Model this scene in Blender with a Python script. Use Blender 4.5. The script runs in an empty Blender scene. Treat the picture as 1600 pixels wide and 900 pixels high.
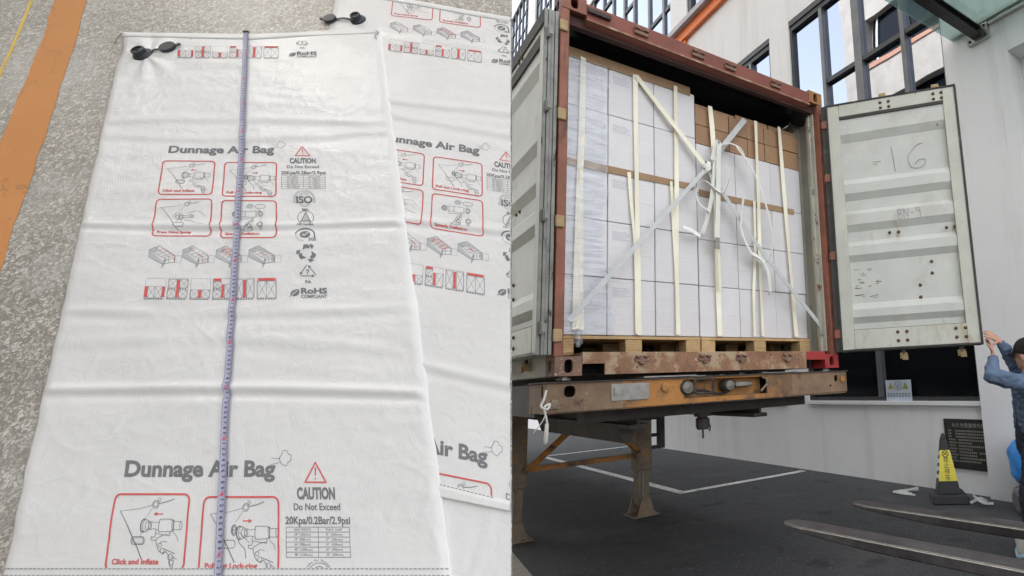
import bpy, bmesh, math, random
from mathutils import Vector, Matrix, noise
R = math.radians
random.seed(7)
scn = bpy.context.scene
COL = scn.collection

# ---------------------------------------------------------------- camera, sky, sun, exposure
def setup():
    cam = bpy.data.cameras.new('camera')
    cam.sensor_width = 36.0
    cam.lens = 844.692584770282 / 1600 * 36
    cam.shift_x = -0.25
    cam.clip_end = 500
    cam.clip_start = 0.05
    co = bpy.data.objects.new('camera', cam)
    COL.objects.link(co)
    r = Vector((0.78132626, -0.62256848, -0.04402005))
    d = Vector((0.06948145, 0.15685839, -0.98517398))
    f = Vector((0.62024318, 0.76668373, 0.16581454))
    m = Matrix.Identity(4)
    for i in range(3):
        m[i][0], m[i][1], m[i][2] = r[i], -d[i], -f[i]
    m.translation = Vector((-1.04758278, -3.36705399, 1.47817545))
    co.matrix_world = m
    scn.camera = co
    w = bpy.data.worlds.new('World')
    scn.world = w
    w.use_nodes = True
    nt = w.node_tree
    nt.nodes.clear()
    sky = nt.nodes.new('ShaderNodeTexSky')
    sky.sky_type = 'NISHITA'
    sky.sun_disc = False
    sky.sun_elevation = R(SUN_EL)
    sky.sun_rotation = R(SUN_AZ)
    sky.dust_density = 2.5
    sky.air_density = 1.0
    hs = nt.nodes.new('ShaderNodeHueSaturation')
    hs.inputs['Saturation'].default_value = 0.12
    bg = nt.nodes.new('ShaderNodeBackground')
    bg.inputs['Strength'].default_value = SKY_STRENGTH
    out = nt.nodes.new('ShaderNodeOutputWorld')
    nt.links.new(sky.outputs[0], hs.inputs['Color'])
    nt.links.new(hs.outputs[0], bg.inputs[0])
    nt.links.new(bg.outputs[0], out.inputs[0])
    sl = bpy.data.lights.new('sun', 'SUN')
    sl.energy = SUN_POWER
    sl.angle = R(0.53)
    sl.color = (1.0, 0.95, 0.87)
    so = bpy.data.objects.new('sun', sl)
    COL.objects.link(so)
    sd = Vector((math.sin(R(SUN_AZ)) * math.cos(R(SUN_EL)), math.cos(R(SUN_AZ)) * math.cos(R(SUN_EL)), math.sin(R(SUN_EL))))
    so.rotation_euler = sd.to_track_quat('Z', 'Y').to_euler()
    vs = scn.view_settings
    vs.view_transform = 'Standard'
    vs.look = 'None'
    vs.exposure = EXPOSURE
    vs.gamma = 1
    scn.cycles.max_bounces = 8
SUN_EL, SUN_AZ, SUN_POWER, SKY_STRENGTH, EXPOSURE = 48, 82, 2.4, 0.15, 2.28
setup()

# ---------------------------------------------------------------- materials
MATS = {}
def M(name, col, rough=0.6, metal=0.0, var=0.12, sc=5.0, bump=0.0, bsc=80.0, spots=(), spec=0.5, objvar=0.0, wrap=0.0):
    """Principled material whose colour varies with noise; spots = (colour, threshold, scale, softness) patches of wear."""
    if name in MATS:
        return MATS[name]
    m = bpy.data.materials.new(name)
    m.use_nodes = True
    nt = m.node_tree
    N, L = nt.nodes, nt.links
    b = N['Principled BSDF']
    b.inputs['Roughness'].default_value = rough
    b.inputs['Metallic'].default_value = metal
    b.inputs['Specular IOR Level'].default_value = spec
    tc = N.new('ShaderNodeTexCoord')
    def nz(scale, detail=6, stretch=None):
        n = N.new('ShaderNodeTexNoise')
        n.inputs['Scale'].default_value = scale
        n.inputs['Detail'].default_value = detail
        n.inputs['Roughness'].default_value = 0.62
        src = tc.outputs['Object']
        if stretch:
            mp = N.new('ShaderNodeMapping')
            mp.inputs['Scale'].default_value = stretch
            L.new(src, mp.inputs[0])
            src = mp.outputs[0]
        L.new(src, n.inputs['Vector'])
        return n.outputs['Fac']
    def ramp(fac, lo, hi):
        r = N.new('ShaderNodeMapRange')
        r.inputs['From Min'].default_value = lo
        r.inputs['From Max'].default_value = hi
        L.new(fac, r.inputs['Value'])
        return r.outputs[0]
    def mix(fac, a, c, mode='MIX'):
        x = N.new('ShaderNodeMix')
        x.data_type = 'RGBA'
        x.blend_type = mode
        if hasattr(fac, 'is_linked') or not isinstance(fac, (int, float)):
            L.new(fac, x.inputs[0])
        else:
            x.inputs[0].default_value = fac
        for s, v in ((x.inputs[6], a), (x.inputs[7], c)):
            if isinstance(v, tuple):
                s.default_value = (*v, 1)
            else:
                L.new(v, s)
        return x.outputs[2]
    lo = tuple(max(0, c * (1 - var)) for c in col)
    hi = tuple(min(1, c * (1 + var)) for c in col)
    c = mix(ramp(nz(sc), 0.3, 0.7), lo, hi)
    for sp in spots:
        sc_, th, ss, soft = sp[:4]
        st = sp[4] if len(sp) > 4 else None
        c = mix(ramp(nz(ss, 8, st), th, th + soft), c, sc_)
    if objvar:
        oi = N.new('ShaderNodeObjectInfo')
        mr = N.new('ShaderNodeMapRange')
        mr.inputs['To Min'].default_value = 1 - objvar
        mr.inputs['To Max'].default_value = 1.0
        L.new(oi.outputs['Random'], mr.inputs['Value'])
        cb = N.new('ShaderNodeCombineColor')
        for i in range(3):
            L.new(mr.outputs[0], cb.inputs[i])
        c = mix(1.0, c, cb.outputs[0], 'MULTIPLY')
    L.new(c, b.inputs['Base Color'])
    if wrap:
        b1 = N.new('ShaderNodeBump')
        b1.inputs['Strength'].default_value = wrap
        b1.inputs['Distance'].default_value = 0.012
        L.new(nz(1.0, 5, (2.2, 2.2, 46)), b1.inputs['Height'])
        b2 = N.new('ShaderNodeBump')
        b2.inputs['Strength'].default_value = bump
        b2.inputs['Distance'].default_value = 0.02
        L.new(nz(bsc, 4), b2.inputs['Height'])
        L.new(b1.outputs[0], b2.inputs['Normal'])
        L.new(b2.outputs[0], b.inputs['Normal'])
    elif bump:
        bp = N.new('ShaderNodeBump')
        bp.inputs['Strength'].default_value = bump
        bp.inputs['Distance'].default_value = 0.01
        L.new(nz(bsc, 4), bp.inputs['Height'])
        L.new(bp.outputs[0], b.inputs['Normal'])
    MATS[name] = m
    return m

RUST = (0.20, 0.085, 0.04)
DARKRUST = (0.06, 0.035, 0.025)
def materials():
    M('red_brown_paint', (0.21, 0.065, 0.045), 0.65, var=0.18, sc=3, bump=0.15, spots=((RUST, 0.60, 6, 0.08), ((0.30, 0.20, 0.14), 0.72, 30, 0.05)))
    M('post_paint', (0.27, 0.10, 0.06), 0.6, var=0.35, sc=4, bump=0.2, spots=(((0.13, 0.05, 0.035), 0.55, 9, 0.1, (1, 1, .3)), ((0.35, 0.26, 0.18), 0.70, 40, 0.05)))
    M('sill_paint', (0.29, 0.155, 0.09), 0.75, var=0.35, sc=5, bump=0.4, spots=(((0.42, 0.31, 0.20), 0.50, 5, 0.07), ((0.22, 0.10, 0.06), 0.57, 14, 0.06), ((0.10, 0.05, 0.03), 0.63, 26, 0.05), ((0.55, 0.50, 0.42), 0.66, 48, 0.03)))
    M('casting_paint', (0.24, 0.14, 0.10), 0.75, var=0.3, sc=9, bump=0.4, spots=(((0.52, 0.48, 0.42), 0.60, 38, 0.05), ((0.10, 0.055, 0.035), 0.63, 16, 0.06)))
    M('fresh_red_paint', (0.36, 0.035, 0.035), 0.5, var=0.15, sc=8, bump=0.15, spots=((RUST, 0.66, 14, 0.06),))
    M('lug_paint', (0.40, 0.29, 0.15), 0.7, var=0.2, sc=20, bump=0.3)
    M('beige_paint', (0.42, 0.41, 0.34), 0.65, var=0.15, sc=3, bump=0.12, spots=(((0.16, 0.10, 0.06), 0.62, 9, 0.08, (1, 1, .35)), ((0.12, 0.05, 0.03), 0.66, 30, 0.03)))
    M('rusty_casting', (0.34, 0.16, 0.06), 0.75, var=0.35, sc=14, bump=0.35, spots=(((0.14, 0.06, 0.035), 0.56, 18, 0.08),))
    M('peeling_paint', (0.45, 0.44, 0.37), 0.7, var=0.15, sc=6, bump=0.3, spots=(((0.20, 0.06, 0.035), 0.60, 16, 0.03, (1, 1, .6)), ((0.10, 0.06, 0.04), 0.66, 40, 0.03)))
    M('door_paint', (0.58, 0.60, 0.56), 0.5, var=0.08, sc=2.2, bump=0.08, bsc=30, spots=(((0.50, 0.49, 0.44), 0.53, 3.0, 0.2), ((0.42, 0.36, 0.24), 0.62, 5, 0.12, (1.5, 1, .4)), ((0.20, 0.10, 0.05), 0.715, 15, 0.02), ((0.25, 0.23, 0.20), 0.72, 60, 0.03)))
    M('door_frame_paint', (0.55, 0.56, 0.49), 0.5, var=0.1, sc=3, bump=0.08, spots=(((0.42, 0.38, 0.27), 0.54, 4, 0.15, (1.4, 1.4, .5)), ((0.17, 0.09, 0.045), 0.67, 15, 0.03), ((0.10, 0.06, 0.04), 0.70, 40, 0.03)))
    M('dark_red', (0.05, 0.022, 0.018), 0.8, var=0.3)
    M('rubber', (0.045, 0.045, 0.042), 0.7, var=0.3, sc=9, spots=(((0.16, 0.15, 0.13), 0.6, 12, 0.1),))
    M('old_gasket', (0.27, 0.27, 0.25), 0.7, var=0.3, sc=6, bump=0.2, spots=(((0.04, 0.04, 0.04), 0.60, 22, 0.05, (1, 1, .3)), ((0.30, 0.20, 0.10), 0.66, 9, 0.05)))
    M('rusty_bolt', (0.13, 0.075, 0.04), 0.6, 0.3, var=0.4, sc=60)
    M('steel', (0.30, 0.29, 0.27), 0.45, 0.7, var=0.2, sc=20)
    M('container_shade', (0.018, 0.018, 0.02), 0.8, var=0.3, sc=3)  # near-black put in for the shade inside holes, hollows and notches
    M('plywood_floor', (0.10, 0.065, 0.04), 0.8, var=0.3, sc=4)
    M('orange_chassis', (0.43, 0.19, 0.045), 0.6, var=0.2, sc=3, bump=0.25, spots=(((0.17, 0.10, 0.055), 0.50, 2.6, 0.10), ((0.07, 0.045, 0.03), 0.60, 7, 0.08), ((0.30, 0.22, 0.15), 0.66, 24, 0.06)))
    M('brown_chassis', (0.235, 0.155, 0.095), 0.7, var=0.3, sc=5, bump=0.3, spots=(((0.38, 0.20, 0.06), 0.60, 5, 0.08), ((0.10, 0.06, 0.04), 0.60, 9, 0.08), ((0.36, 0.31, 0.25), 0.66, 22, 0.06)))
    M('chassis_dark', (0.055, 0.045, 0.04), 0.7, var=0.4, sc=5, bump=0.2, spots=((RUST, 0.64, 8, 0.08),))
    M('leg_paint', (0.22, 0.17, 0.12), 0.65, var=0.3, sc=6, bump=0.2, spots=(((0.40, 0.20, 0.06), 0.58, 5, 0.1), ((0.07, 0.05, 0.035), 0.62, 12, 0.06)))
    M('lamp_lens', (0.16, 0.15, 0.12), 0.35, var=0.3, sc=30)
    M('white_carton', (0.74, 0.725, 0.735), 0.34, var=0.04, sc=2.5, bump=0.22, bsc=7, objvar=0.10, wrap=0.28, spots=(((0.66, 0.645, 0.65), 0.55, 3, 0.25, (1, 1, 5)),))
    M('brown_carton', (0.40, 0.235, 0.13), 0.5, var=0.16, sc=3, bump=0.15, bsc=12, objvar=0.18, wrap=0.2, spots=(((0.55, 0.40, 0.27), 0.64, 14, 0.05, (1, 1, 4)),))
    M('brown_board', (0.36, 0.235, 0.13), 0.75, var=0.12, sc=10, bump=0.1)
    M('cream_strap', (0.92, 0.87, 0.70), 0.28, var=0.05, sc=8)
    M('grey_webbing', (0.54, 0.56, 0.555), 0.5, var=0.08, sc=12, bump=0.2, bsc=300)
    M('white_webbing', (0.84, 0.84, 0.79), 0.4, var=0.05, sc=12, bump=0.15, bsc=300)
    M('pallet_wood', (0.50, 0.34, 0.17), 0.75, var=0.25, sc=5, bump=0.15, spots=(((0.33, 0.20, 0.09), 0.55, 6, 0.1, (1, 1, 14)),))
    M('facade_white', (0.82, 0.82, 0.82), 0.8, var=0.03, sc=1.2, bump=0.08, bsc=50, spots=(((0.66, 0.655, 0.64), 0.52, 0.9, 0.3, (1, 3, .22)), ((0.58, 0.57, 0.55), 0.62, 3, 0.2, (1, 2.5, .12))))
    M('orange_panel', (0.85, 0.20, 0.035), 0.45, var=0.05)
    M('ledge_grey', (0.45, 0.45, 0.46), 0.6)
    M('window_frame_metal', (0.05, 0.053, 0.055), 0.45, 0.2, var=0.2)
    M('mullion_metal', (0.15, 0.155, 0.165), 0.4, 0.4, var=0.15)
    M('opposite_concrete', (0.40, 0.34, 0.27), 0.85, var=0.14, sc=1.0, spots=(((0.30, 0.25, 0.20), 0.55, 0.8, 0.2),))
    M('opposite_trim', (0.45, 0.22, 0.13), 0.8)
    M('steel_dark', (0.035, 0.032, 0.03), 0.45, 0.3, var=0.3, sc=9)
    M('stainless', (0.55, 0.55, 0.54), 0.3, 0.9, var=0.1, sc=20)
    M('fork_steel', (0.10, 0.092, 0.097), 0.45, 0.5, var=0.45, sc=7, bump=0.12, bsc=50, spots=(((0.10, 0.065, 0.045), 0.60, 8, 0.1),))
    M('fork_worn', (0.42, 0.39, 0.34), 0.4, 0.7, var=0.35, sc=30, bump=0.1)
    M('black_plastic', (0.018, 0.022, 0.028), 0.45, var=0.2, sc=20)
    M('print_grey', (0.15, 0.155, 0.16), 0.6, var=0.12, sc=40)
    M('print_red', (0.55, 0.09, 0.085), 0.6, var=0.12, sc=40)
    M('print_light', (0.40, 0.41, 0.42), 0.6)
    M('tape_blade', (0.34, 0.34, 0.44), 0.35, var=0.04)
    M('tape_black', (0.09, 0.09, 0.15), 0.5)
    M('tape_red', (0.60, 0.06, 0.12), 0.5)
    M('road_white', (0.66, 0.66, 0.64), 0.7, var=0.2, sc=5, spots=(((0.22, 0.22, 0.22), 0.54, 7, 0.12), ((0.05, 0.05, 0.05), 0.60, 22, 0.06)))
    M('plaque_stone', (0.028, 0.028, 0.03), 0.3, var=0.3)
    M('plaque_letter', (0.42, 0.40, 0.34), 0.5)
    M('sign_white', (0.50, 0.56, 0.66), 0.5)
    M('sign_green', (0.30, 0.36, 0.03), 0.5)
    M('cone_black', (0.022, 0.022, 0.024), 0.55, var=0.3)
    M('cone_yellow', (0.85, 0.72, 0.06), 0.45)
    M('cone_white', (0.72, 0.72, 0.70), 0.5)
    M('blue_plastic', (0.03, 0.27, 0.75), 0.5, var=0.12, bump=0.2, bsc=18)
    M('grey_sacking', (0.16, 0.16, 0.165), 0.85, var=0.35, sc=20, bump=0.5, bsc=40)
    M('white_sacking', (0.62, 0.62, 0.58), 0.7, var=0.08, bump=0.3, bsc=25)
    M('pale_blue', (0.40, 0.58, 0.72), 0.6)
    M('skin', (0.52, 0.29, 0.21), 0.55, var=0.12, sc=14, bump=0.08, bsc=90)
    M('sweater', (0.115, 0.165, 0.26), 0.9, var=0.22, sc=12, bump=0.35, bsc=50)
    M('trousers', (0.02, 0.022, 0.035), 0.9, var=0.2)
    M('cap_black', (0.010, 0.010, 0.011), 0.85, var=0.2, bump=0.1)
    M('shoe', (0.03, 0.03, 0.03), 0.6)
    M('hair', (0.012, 0.01, 0.009), 0.7)
    M('film_knot', (0.62, 0.64, 0.66), 0.15, var=0.1)
    M('marker', (0.25, 0.25, 0.28), 0.7, var=0.3, sc=30)
    M('yellow_line', (0.62, 0.42, 0.08), 0.7)
    M('apron', (0.33, 0.31, 0.27), 0.85, var=0.2, sc=6, bump=0.2)
    M('cord_white', (0.66, 0.65, 0.60), 0.6)
    M('stitch', (0.30, 0.30, 0.29), 0.7)
materials()

def nodes_of(name):
    m = bpy.data.materials.new(name)
    m.use_nodes = True
    MATS[name] = m
    return m, m.node_tree.nodes, m.node_tree.links, m.node_tree.nodes['Principled BSDF']

def special_materials():
    # terrazzo: cells of stone in a grey binder
    m, N, L, b = nodes_of('terrazzo')
    tc = N.new('ShaderNodeTexCoord')
    ns = N.new('ShaderNodeTexNoise'); ns.inputs['Scale'].default_value = 30
    L.new(tc.outputs['Object'], ns.inputs['Vector'])
    add = N.new('ShaderNodeMix'); add.data_type = 'RGBA'; add.blend_type = 'LINEAR_LIGHT'; add.inputs[0].default_value = 0.012
    L.new(tc.outputs['Object'], add.inputs[6]); L.new(ns.outputs['Color'], add.inputs[7])
    cols = []
    for sc, lim in ((84, 0.06), (150, 0.07)):
        v = N.new('ShaderNodeTexVoronoi'); v.inputs['Scale'].default_value = sc
        e = N.new('ShaderNodeTexVoronoi'); e.feature = 'DISTANCE_TO_EDGE'; e.inputs['Scale'].default_value = sc
        L.new(add.outputs[2], v.inputs['Vector']); L.new(add.outputs[2], e.inputs['Vector'])
        sep = N.new('ShaderNodeSeparateColor'); L.new(v.outputs['Color'], sep.inputs[0])
        edge = N.new('ShaderNodeMapRange'); edge.inputs['From Min'].default_value = lim; edge.inputs['From Max'].default_value = lim + 0.06
        L.new(e.outputs['Distance'], edge.inputs['Value'])
        keep = N.new('ShaderNodeMath'); keep.operation = 'GREATER_THAN'; keep.inputs[1].default_value = 0.48
        L.new(sep.outputs[0], keep.inputs[0])
        mu = N.new('ShaderNodeMath'); mu.operation = 'MULTIPLY'; L.new(edge.outputs[0], mu.inputs[0]); L.new(keep.outputs[0], mu.inputs[1])
        rp = N.new('ShaderNodeValToRGB')
        rp.color_ramp.elements[0].color = (0.26, 0.245, 0.21, 1)
        rp.color_ramp.elements[1].color = (0.53, 0.505, 0.455, 1)
        L.new(sep.outputs[1], rp.inputs[0])
        cols.append((mu.outputs[0], rp.outputs[0]))
    n2 = N.new('ShaderNodeTexNoise'); n2.inputs['Scale'].default_value = 2.0; n2.inputs['Detail'].default_value = 5
    L.new(tc.outputs['Object'], n2.inputs['Vector'])
    binder = N.new('ShaderNodeMix'); binder.data_type = 'RGBA'
    binder.inputs[6].default_value = (0.185, 0.17, 0.142, 1); binder.inputs[7].default_value = (0.27, 0.255, 0.222, 1)
    L.new(n2.outputs['Fac'], binder.inputs[0])
    cur = binder.outputs[2]
    for f, c in reversed(cols):
        x = N.new('ShaderNodeMix'); x.data_type = 'RGBA'
        L.new(f, x.inputs[0]); L.new(cur, x.inputs[6]); L.new(c, x.inputs[7]); cur = x.outputs[2]
    # pale drifts put into the colour as glare on the polished floor
    n3 = N.new('ShaderNodeTexNoise'); n3.inputs['Scale'].default_value = 1.7; n3.inputs['Detail'].default_value = 7; n3.inputs['Roughness'].default_value = .7
    L.new(tc.outputs['Object'], n3.inputs['Vector'])
    mr = N.new('ShaderNodeMapRange'); mr.inputs['From Min'].default_value = 0.5; mr.inputs['From Max'].default_value = 0.8; mr.inputs['To Max'].default_value = .75
    L.new(n3.outputs['Fac'], mr.inputs['Value'])
    x = N.new('ShaderNodeMix'); x.data_type = 'RGBA'; L.new(mr.outputs[0], x.inputs[0]); L.new(cur, x.inputs[6]); x.inputs[7].default_value = (0.5, 0.5, 0.47, 1)
    L.new(x.outputs[2], b.inputs['Base Color'])
    b.inputs['Roughness'].default_value = 0.36

    # worn orange floor paint with cracks
    m, N, L, b = nodes_of('floor_orange')
    tc = N.new('ShaderNodeTexCoord')
    n1 = N.new('ShaderNodeTexNoise'); n1.inputs['Scale'].default_value = 5; n1.inputs['Detail'].default_value = 8
    v = N.new('ShaderNodeTexVoronoi'); v.feature = 'DISTANCE_TO_EDGE'; v.inputs['Scale'].default_value = 1.5
    nw = N.new('ShaderNodeTexNoise'); nw.inputs['Scale'].default_value = 9; nw.inputs['Detail'].default_value = 5
    ad = N.new('ShaderNodeMix'); ad.data_type = 'RGBA'; ad.blend_type = 'LINEAR_LIGHT'; ad.inputs[0].default_value = .12
    L.new(tc.outputs['Object'], n1.inputs['Vector']); L.new(tc.outputs['Object'], nw.inputs['Vector'])
    L.new(tc.outputs['Object'], ad.inputs[6]); L.new(nw.outputs['Color'], ad.inputs[7]); L.new(ad.outputs[2], v.inputs['Vector'])
    a = N.new('ShaderNodeMix'); a.data_type = 'RGBA'; a.inputs[6].default_value = (0.44, 0.185, 0.06, 1); a.inputs[7].default_value = (0.55, 0.25, 0.085, 1)
    L.new(n1.outputs['Fac'], a.inputs[0])
    cr = N.new('ShaderNodeMapRange'); cr.inputs['From Min'].default_value = 0.004; cr.inputs['From Max'].default_value = 0.008; cr.inputs['To Min'].default_value = .28; cr.inputs['To Max'].default_value = 0
    L.new(v.outputs['Distance'], cr.inputs['Value'])
    c2 = N.new('ShaderNodeMix'); c2.data_type = 'RGBA'; c2.inputs[7].default_value = (0.13, 0.09, 0.06, 1)
    L.new(cr.outputs[0], c2.inputs[0]); L.new(a.outputs[2], c2.inputs[6])
    sp = N.new('ShaderNodeMapRange'); sp.inputs['From Min'].default_value = .66; sp.inputs['From Max'].default_value = .72; sp.inputs['To Max'].default_value = .7
    n4 = N.new('ShaderNodeTexNoise'); n4.inputs['Scale'].default_value = 26; n4.inputs['Detail'].default_value = 6
    L.new(tc.outputs['Object'], n4.inputs['Vector']); L.new(n4.outputs['Fac'], sp.inputs['Value'])
    c3 = N.new('ShaderNodeMix'); c3.data_type = 'RGBA'; c3.inputs[7].default_value = (0.22, 0.13, 0.08, 1)
    L.new(sp.outputs[0], c3.inputs[0]); L.new(c2.outputs[2], c3.inputs[6])
    L.new(c3.outputs[2], b.inputs['Base Color'])
    b.inputs['Roughness'].default_value = 0.55

    # woven polypropylene: fine weave relief, soft rumples, slight sheen
    m, N, L, b = nodes_of('woven_bag')
    tc = N.new('ShaderNodeTexCoord')
    n1 = N.new('ShaderNodeTexNoise'); n1.inputs['Scale'].default_value = 3; n1.inputs['Detail'].default_value = 6
    L.new(tc.outputs['Object'], n1.inputs['Vector'])
    a = N.new('ShaderNodeMix'); a.data_type = 'RGBA'; a.inputs[6].default_value = (0.57, 0.565, 0.555, 1); a.inputs[7].default_value = (0.66, 0.655, 0.64, 1)
    L.new(n1.outputs['Fac'], a.inputs[0])
    L.new(a.outputs[2], b.inputs['Base Color'])
    b.inputs['Roughness'].default_value = 0.30
    hs = []
    for ang in (R(33), R(-33)):
        mp = N.new('ShaderNodeMapping'); mp.inputs['Rotation'].default_value = (0, 0, ang)
        L.new(tc.outputs['Object'], mp.inputs[0])
        w = N.new('ShaderNodeTexWave'); w.inputs['Scale'].default_value = 38; w.inputs['Distortion'].default_value = 0.4
        L.new(mp.outputs[0], w.inputs['Vector'])
        hs.append(w.outputs['Fac'])
    mu = N.new('ShaderNodeMath'); mu.operation = 'ADD'; L.new(hs[0], mu.inputs[0]); L.new(hs[1], mu.inputs[1])
    n5 = N.new('ShaderNodeTexNoise'); n5.inputs['Scale'].default_value = 4; n5.inputs['Detail'].default_value = 3
    L.new(tc.outputs['Object'], n5.inputs['Vector'])
    st = N.new('ShaderNodeMapRange'); st.inputs['From Min'].default_value = .35; st.inputs['From Max'].default_value = .65; st.inputs['To Min'].default_value = .0; st.inputs['To Max'].default_value = .07
    L.new(n5.outputs['Fac'], st.inputs['Value'])
    b1 = N.new('ShaderNodeBump'); b1.inputs['Distance'].default_value = 0.0015
    L.new(st.outputs[0], b1.inputs['Strength']); L.new(mu.outputs[0], b1.inputs['Height'])
    n6 = N.new('ShaderNodeTexNoise'); n6.inputs['Scale'].default_value = 15; n6.inputs['Detail'].default_value = 6; n6.inputs['Distortion'].default_value = 1.3
    L.new(tc.outputs['Object'], n6.inputs['Vector'])
    b2 = N.new('ShaderNodeBump'); b2.inputs['Distance'].default_value = 0.02; b2.inputs['Strength'].default_value = .13
    L.new(n6.outputs['Fac'], b2.inputs['Height']); L.new(b1.outputs[0], b2.inputs['Normal'])
    L.new(b2.outputs[0], b.inputs['Normal'])

    # asphalt
    m, N, L, b = nodes_of('asphalt')
    tc = N.new('ShaderNodeTexCoord')
    n1 = N.new('ShaderNodeTexNoise'); n1.inputs['Scale'].default_value = 0.7; n1.inputs['Detail'].default_value = 8
    n2 = N.new('ShaderNodeTexNoise'); n2.inputs['Scale'].default_value = 130; n2.inputs['Detail'].default_value = 3
    v = N.new('ShaderNodeTexVoronoi'); v.inputs['Scale'].default_value = 85
    for n in (n1, n2, v):
        L.new(tc.outputs['Object'], n.inputs['Vector'])
    a = N.new('ShaderNodeMix'); a.data_type = 'RGBA'; a.inputs[6].default_value = (0.030, 0.031, 0.033, 1); a.inputs[7].default_value = (0.062, 0.062, 0.066, 1)
    L.new(n1.outputs['Fac'], a.inputs[0])
    sep = N.new('ShaderNodeSeparateColor'); L.new(v.outputs['Color'], sep.inputs[0])
    g = N.new('ShaderNodeMapRange'); g.inputs['From Min'].default_value = .9; g.inputs['From Max'].default_value = 1.0; g.inputs['To Max'].default_value = .5
    L.new(sep.outputs[0], g.inputs['Value'])
    c = N.new('ShaderNodeMix'); c.data_type = 'RGBA'; c.inputs[7].default_value = (0.2, 0.2, 0.19, 1)
    L.new(g.outputs[0], c.inputs[0]); L.new(a.outputs[2], c.inputs[6])
    cur = c.outputs[2]
    for sc_, lo, hi, col, amt in ((1.3, .56, .75, (0.10, 0.10, 0.098, 1), .55), (2.6, .60, .70, (0.016, 0.016, 0.017, 1), .75), (9, .66, .72, (0.13, 0.125, 0.115, 1), .5)):
        nn = N.new('ShaderNodeTexNoise'); nn.inputs['Scale'].default_value = sc_; nn.inputs['Detail'].default_value = 7; nn.inputs['Distortion'].default_value = .6
        L.new(tc.outputs['Object'], nn.inputs['Vector'])
        mr = N.new('ShaderNodeMapRange'); mr.inputs['From Min'].default_value = lo; mr.inputs['From Max'].default_value = hi; mr.inputs['To Max'].default_value = amt
        L.new(nn.outputs['Fac'], mr.inputs['Value'])
        x = N.new('ShaderNodeMix'); x.data_type = 'RGBA'; x.inputs[7].default_value = col
        L.new(mr.outputs[0], x.inputs[0]); L.new(cur, x.inputs[6]); cur = x.outputs[2]
    L.new(cur, b.inputs['Base Color'])
    bp = N.new('ShaderNodeBump'); bp.inputs['Distance'].default_value = .01; bp.inputs['Strength'].default_value = .6
    L.new(n2.outputs['Fac'], bp.inputs['Height']); L.new(bp.outputs[0], b.inputs['Normal'])
    b.inputs['Roughness'].default_value = 0.8

    # mirror-coated glazing, slightly wavy
    m, N, L, b = nodes_of('mirror_glass')
    b.inputs['Base Color'].default_value = (0.37, 0.43, 0.54, 1)
    b.inputs['Metallic'].default_value = 1.0
    b.inputs['Roughness'].default_value = 0.015
    tc = N.new('ShaderNodeTexCoord')
    n1 = N.new('ShaderNodeTexNoise'); n1.inputs['Scale'].default_value = 0.9; n1.inputs['Detail'].default_value = 1
    L.new(tc.outputs['Object'], n1.inputs['Vector'])
    bp = N.new('ShaderNodeBump'); bp.inputs['Distance'].default_value = .05; bp.inputs['Strength'].default_value = .10
    L.new(n1.outputs['Fac'], bp.inputs['Height']); L.new(bp.outputs[0], b.inputs['Normal'])
    m, N, L, b = nodes_of('dark_glass')
    b.inputs['Base Color'].default_value = (0.006, 0.007, 0.009, 1)
    b.inputs['Roughness'].default_value = 0.12
    b.inputs['Specular IOR Level'].default_value = 0.12
    # clear glass of the canopy
    m, N, L, b = nodes_of('clear_glass')
    out = N['Material Output']
    tr = N.new('ShaderNodeBsdfTransparent'); tr.inputs[0].default_value = (0.78, 0.90, 0.88, 1)
    df = N.new('ShaderNodeBsdfDiffuse'); df.inputs[0].default_value = (0.55, 0.68, 0.68, 1)
    gl = N.new('ShaderNodeBsdfGlossy'); gl.inputs['Roughness'].default_value = 0.02
    m1 = N.new('ShaderNodeMixShader'); m1.inputs[0].default_value = .28
    m2 = N.new('ShaderNodeMixShader'); m2.inputs[0].default_value = .12
    L.new(tr.outputs[0], m1.inputs[1]); L.new(df.outputs[0], m1.inputs[2]); L.new(m1.outputs[0], m2.inputs[1]); L.new(gl.outputs[0], m2.inputs[2]); L.new(m2.outputs[0], out.inputs[0])
    # stretch film
    m, N, L, b = nodes_of('stretch_film')
    out = N['Material Output']
    tr = N.new('ShaderNodeBsdfTransparent'); tr.inputs[0].default_value = (0.93, 0.95, 0.98, 1)
    gl = N.new('ShaderNodeBsdfGlossy'); gl.inputs['Roughness'].default_value = 0.12
    df = N.new('ShaderNodeBsdfDiffuse'); df.inputs[0].default_value = (0.8, 0.83, 0.9, 1)
    tc = N.new('ShaderNodeTexCoord'); mp = N.new('ShaderNodeMapping'); mp.inputs['Scale'].default_value = (5, 5, 30)
    n1 = N.new('ShaderNodeTexNoise'); n1.inputs['Scale'].default_value = 1.0; n1.inputs['Detail'].default_value = 4; n1.inputs['Distortion'].default_value = 1.2
    L.new(tc.outputs['Object'], mp.inputs[0]); L.new(mp.outputs[0], n1.inputs['Vector'])
    bp = N.new('ShaderNodeBump'); bp.inputs['Strength'].default_value = .8; bp.inputs['Distance'].default_value = .02
    L.new(n1.outputs['Fac'], bp.inputs['Height']); L.new(bp.outputs[0], gl.inputs['Normal']); L.new(bp.outputs[0], df.inputs['Normal'])
    m1 = N.new('ShaderNodeMixShader'); m1.inputs[0].default_value = .5
    m2 = N.new('ShaderNodeMixShader'); m2.inputs[0].default_value = .20
    L.new(gl.outputs[0], m1.inputs[1]); L.new(df.outputs[0], m1.inputs[2]); L.new(tr.outputs[0], m2.inputs[1]); L.new(m1.outputs[0], m2.inputs[2]); L.new(m2.outputs[0], out.inputs[0])
special_materials()

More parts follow.
